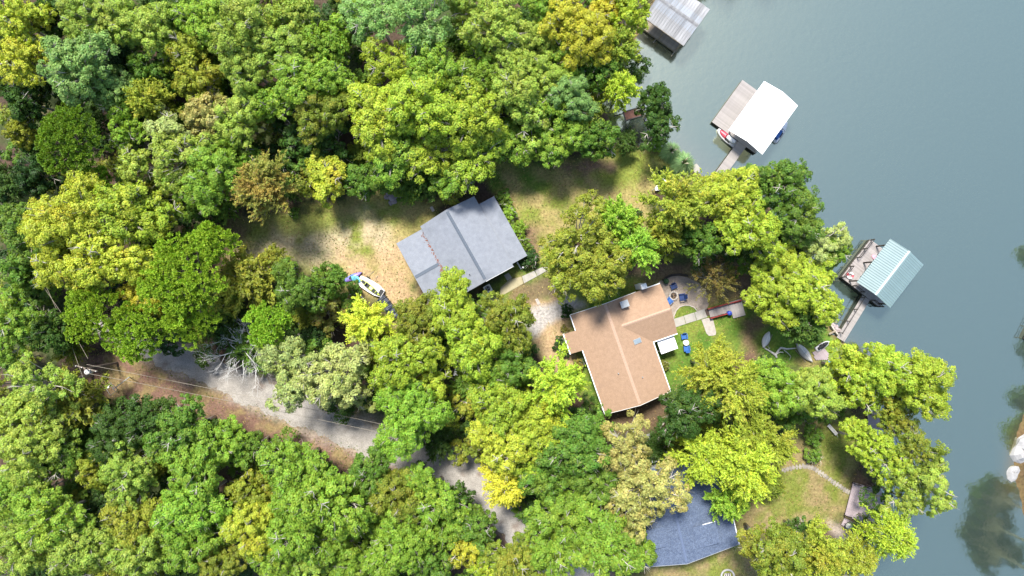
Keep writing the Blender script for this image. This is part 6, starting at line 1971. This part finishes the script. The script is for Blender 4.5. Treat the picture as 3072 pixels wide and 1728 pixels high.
# plumed grass clumps
def grass_clump(seed, R, n=1500):
    rng = np.random.default_rng(seed)
    Vs, Fs = [], []
    t = rng.uniform(0, 6.28, n); out = rng.uniform(.15, 1.0, n) ** .6
    for i in range(n):
        d = np.array((math.cos(t[i]), math.sin(t[i]), 0)); s = np.array((-d[1], d[0], 0)) * .022
        h = R * (1.15 - .5 * out[i]) * rng.uniform(.8, 1.1); r = R * out[i] * rng.uniform(.85, 1.05)
        p0 = d * .12 * rng.random(); p1 = d * r * .45 + np.array((0, 0, h)); p2 = d * r + np.array((0, 0, h * (1 - .75 * out[i])))
        k = len(Vs)
        Vs += [p0 - s, p0 + s, p1 - s * 1.3, p1 + s * 1.3, p2]
        Fs += [[k, k + 1, k + 3, k + 2], [k + 2, k + 3, k + 4]]
    return mesh_np("blades", np.array(Vs), Fs, M_LEAF)
for k, (px, py, r, lab) in enumerate([(2012, 455, 40, "large grey-green ornamental grass clump nearer the lawn edge"), (2048, 490, 46, "large grey-green ornamental grass clump nearer the lake")]):
    R = r * CAM_H / FPX
    g_ = thing("ornamental_grass", lab, "grass clump", (*W2(px, py, .6), -.25))
    b_ = bpy.data.objects.new("blades", grass_clump(400 + k, R))
    b_.color = (.20, .33, .13, 1); b_["second_tone"] = (.27, .38, .17); b_["second_share"] = .4
    link(b_, g_)
    for m_ in range(3):
        a = m_ * 2.3 + k
        part("plume", MB().tube([(.1 * math.cos(a), .1 * math.sin(a), .8), (.35 * math.cos(a), .35 * math.sin(a), 2.0), (.5 * math.cos(a), .5 * math.sin(a), 2.5)], [.015, .10, .02], 6), M_PLUME, g_)

# fill: low young trees in the shade of the wood, on ground nothing else covers
OPEN = [pxpoly(p_) for p_ in (CLEARING, LAWN_R, YARD, SHORE_LAWN, LAWN_B, BANK, ROAD_POLY, HOUSE_PX, CABIN_PX, BLUE_PX)]
cand = []
gx_ = np.arange(-68, 52, 2.0); gy_ = np.arange(-38, 38, 2.0)
rf = np.random.default_rng(19)
for a in gx_:
    for b in gy_:
        cand.append((a + rf.uniform(-1, 1), b + rf.uniform(-1, 1)))
cand = np.array(cand)
ok = sdist(cand, LAND) < -1.6
for p_ in OPEN:
    ok &= sdist(cand, p_) > .8
cand = cand[ok]
nfill = 0
sap = []
seen = np.array([(px_, py_, r_) for (px_, py_, r_, k_, t_) in T if k_ != 'shrub'], float)
for x, y in cand:
    R = rf.uniform(1.3, 2.1)
    zc = 1.4 + R * .8
    k_ = FPX / (CAM_H - zc)
    px_, py_ = 1536 + x * k_, 864 - y * k_
    if not (-20 < px_ < 3090 and -20 < py_ < 1750):
        continue
    if np.any((seen[:, 0] - px_) ** 2 + (seen[:, 1] - py_) ** 2 < (seen[:, 2] * .80) ** 2):
        continue
    seen = np.vstack([seen, (px_, py_, 34)])
    tone = str(rf.choice(['dark', 'mid', 'oliveg', 'deep', 'mid', 'dark']))
    sap.append((R, zc, x, y, tone))
    nfill += 1
sb = {}
for i, (R, zc, x, y, tone) in enumerate(sap):
    d, nm = min(((Vector((x, y)) - p_).length, n_) for p_, n_ in LPOS)
    sb.setdefault((tone, nm), []).append((d, i))
for (tone, nm), lst in sb.items():
    lst.sort()
    for k, (d, i) in enumerate(lst):
        R, zc, x, y, tone = sap[i]
        spawn('young', R, zc, x, y, tone, f"{TWORD[tone]} sapling, {ORD[k]} of its kind to {nm}", "tree", "sapling", "saplings under the wood")
tri = sum(len(m_.loops) - 2 * len(m_.polygons) for m_ in bpy.data.meshes)
print("TRIANGLES", tri)
print("fill", nfill, "trees", len(specs))

# trees on the far bank and just out beyond the frame that shade and mirror in the lake
OUT = [(3150, 1560, 90, 'broad', 'mid'), (3135, 1650, 100, 'broad', 'dark'), (3150, 1745, 110, 'broad', 'dark'), (3215, 1225, 50, 'broad', 'mid'), (3300, 1080, 80, 'broad', 'dark'), (3245, 755, 50, 'broad', 'mid'), (3260, 1350, 90, 'broad', 'green'),
       (2255, -150, 66, 'broad', 'green'), (2350, -165, 60, 'broad', 'mid'), (2140, -130, 60, 'broad', 'mid')]
for k, (px, py, r, kind, tone) in enumerate(OUT):
    R = r * CAM_H / FPX * .88
    zc = 9.5
    x, y = W2(px, py, 0)
    far_ = px > 3000
    ref = Vector(W2(3065, 1350)) if far_ else Vector(W2(2020, 60))
    same = sorted((Vector(W2(q_[0], q_[1])) - ref).length for q_ in OUT if q_[4] == tone and (q_[0] > 3000) == far_)
    od = ORD[same.index((Vector((x, y)) - ref).length)]
    spawn(kind, R, zc, x, y, tone, f"{TWORD[tone]} bank tree at the lake, {od} of its tone to the {'white boulders' if far_ else 'weathered boathouse'}", "tree", "broadleaf_tree", f"trees on the {'far' if far_ else 'upper'} bank")

# fallen leaves and low weeds that break up the open ground (nobody could count them)
def scatter(name, n, polys, inset, cols_m, sz, up, label, cat, seed, zoff=.015, avoid=()):
    rg = np.random.default_rng(seed)
    P = rg.uniform((-66, -38), (52, 38), (n * 9, 2))
    m_ = np.zeros(len(P), bool)
    for p_ in polys:
        m_ |= sdist(P, p_) < inset
    for p_ in avoid:
        m_ &= sdist(P, p_) > .3
    m_ &= sdist(P, LAND) < -.6
    m_ &= fbm(P, 3.0, seed) + rg.uniform(-.25, .25, len(P)) > .5
    P = P[m_][:n]
    Z = np.array([ground_z(x, y) for x, y in P]) + zoff + rg.uniform(0, .03 + .1 * up, len(P))
    N = unit(np.array((0, 0, 1.0)) + rg.normal(0, .25 + .5 * up, (len(P), 3)))
    L_ = sz * rg.uniform(.6, 1.4, len(P))
    V, F = rhombs(np.column_stack([P, Z]), N, L_, L_ * .6, rg)
    o = bpy.data.objects.new(name, mesh_np(name, V, F, cols_m))
    link(o)
    o["kind"] = "stuff"
    return tag(o, label, cat)
AVOID = [pxpoly(p_) for p_ in (HOUSE_PX, CABIN_PX, BLUE_PX)]
fl = scatter("fallen_leaves", 9000, [pxpoly(p_) for p_ in (CLEARING, LAWN_R, YARD, LAWN_B, BANK, ROAD_POLY, SHORE_LAWN)], .6, M_LEAF, .075, 0, "scattered brown and yellow fallen leaves over lawns and road edges", "leaves", 501, avoid=AVOID)
fl.color = (.22, .13, .055, 1); fl["second_tone"] = (.34, .26, .10); fl["second_share"] = .5
wd = scatter("weeds", 9000, [pxpoly(p_) for p_ in (CLEARING, LAWN_R, LAWN_B, BANK, SHORE_LAWN)], .8, M_LEAF, .085, 1, "low green weeds and grass tufts on the open ground", "weeds", 551, avoid=AVOID)
wd.color = (.10, .16, .03, 1); wd["second_tone"] = (.17, .19, .045); wd["second_share"] = .45
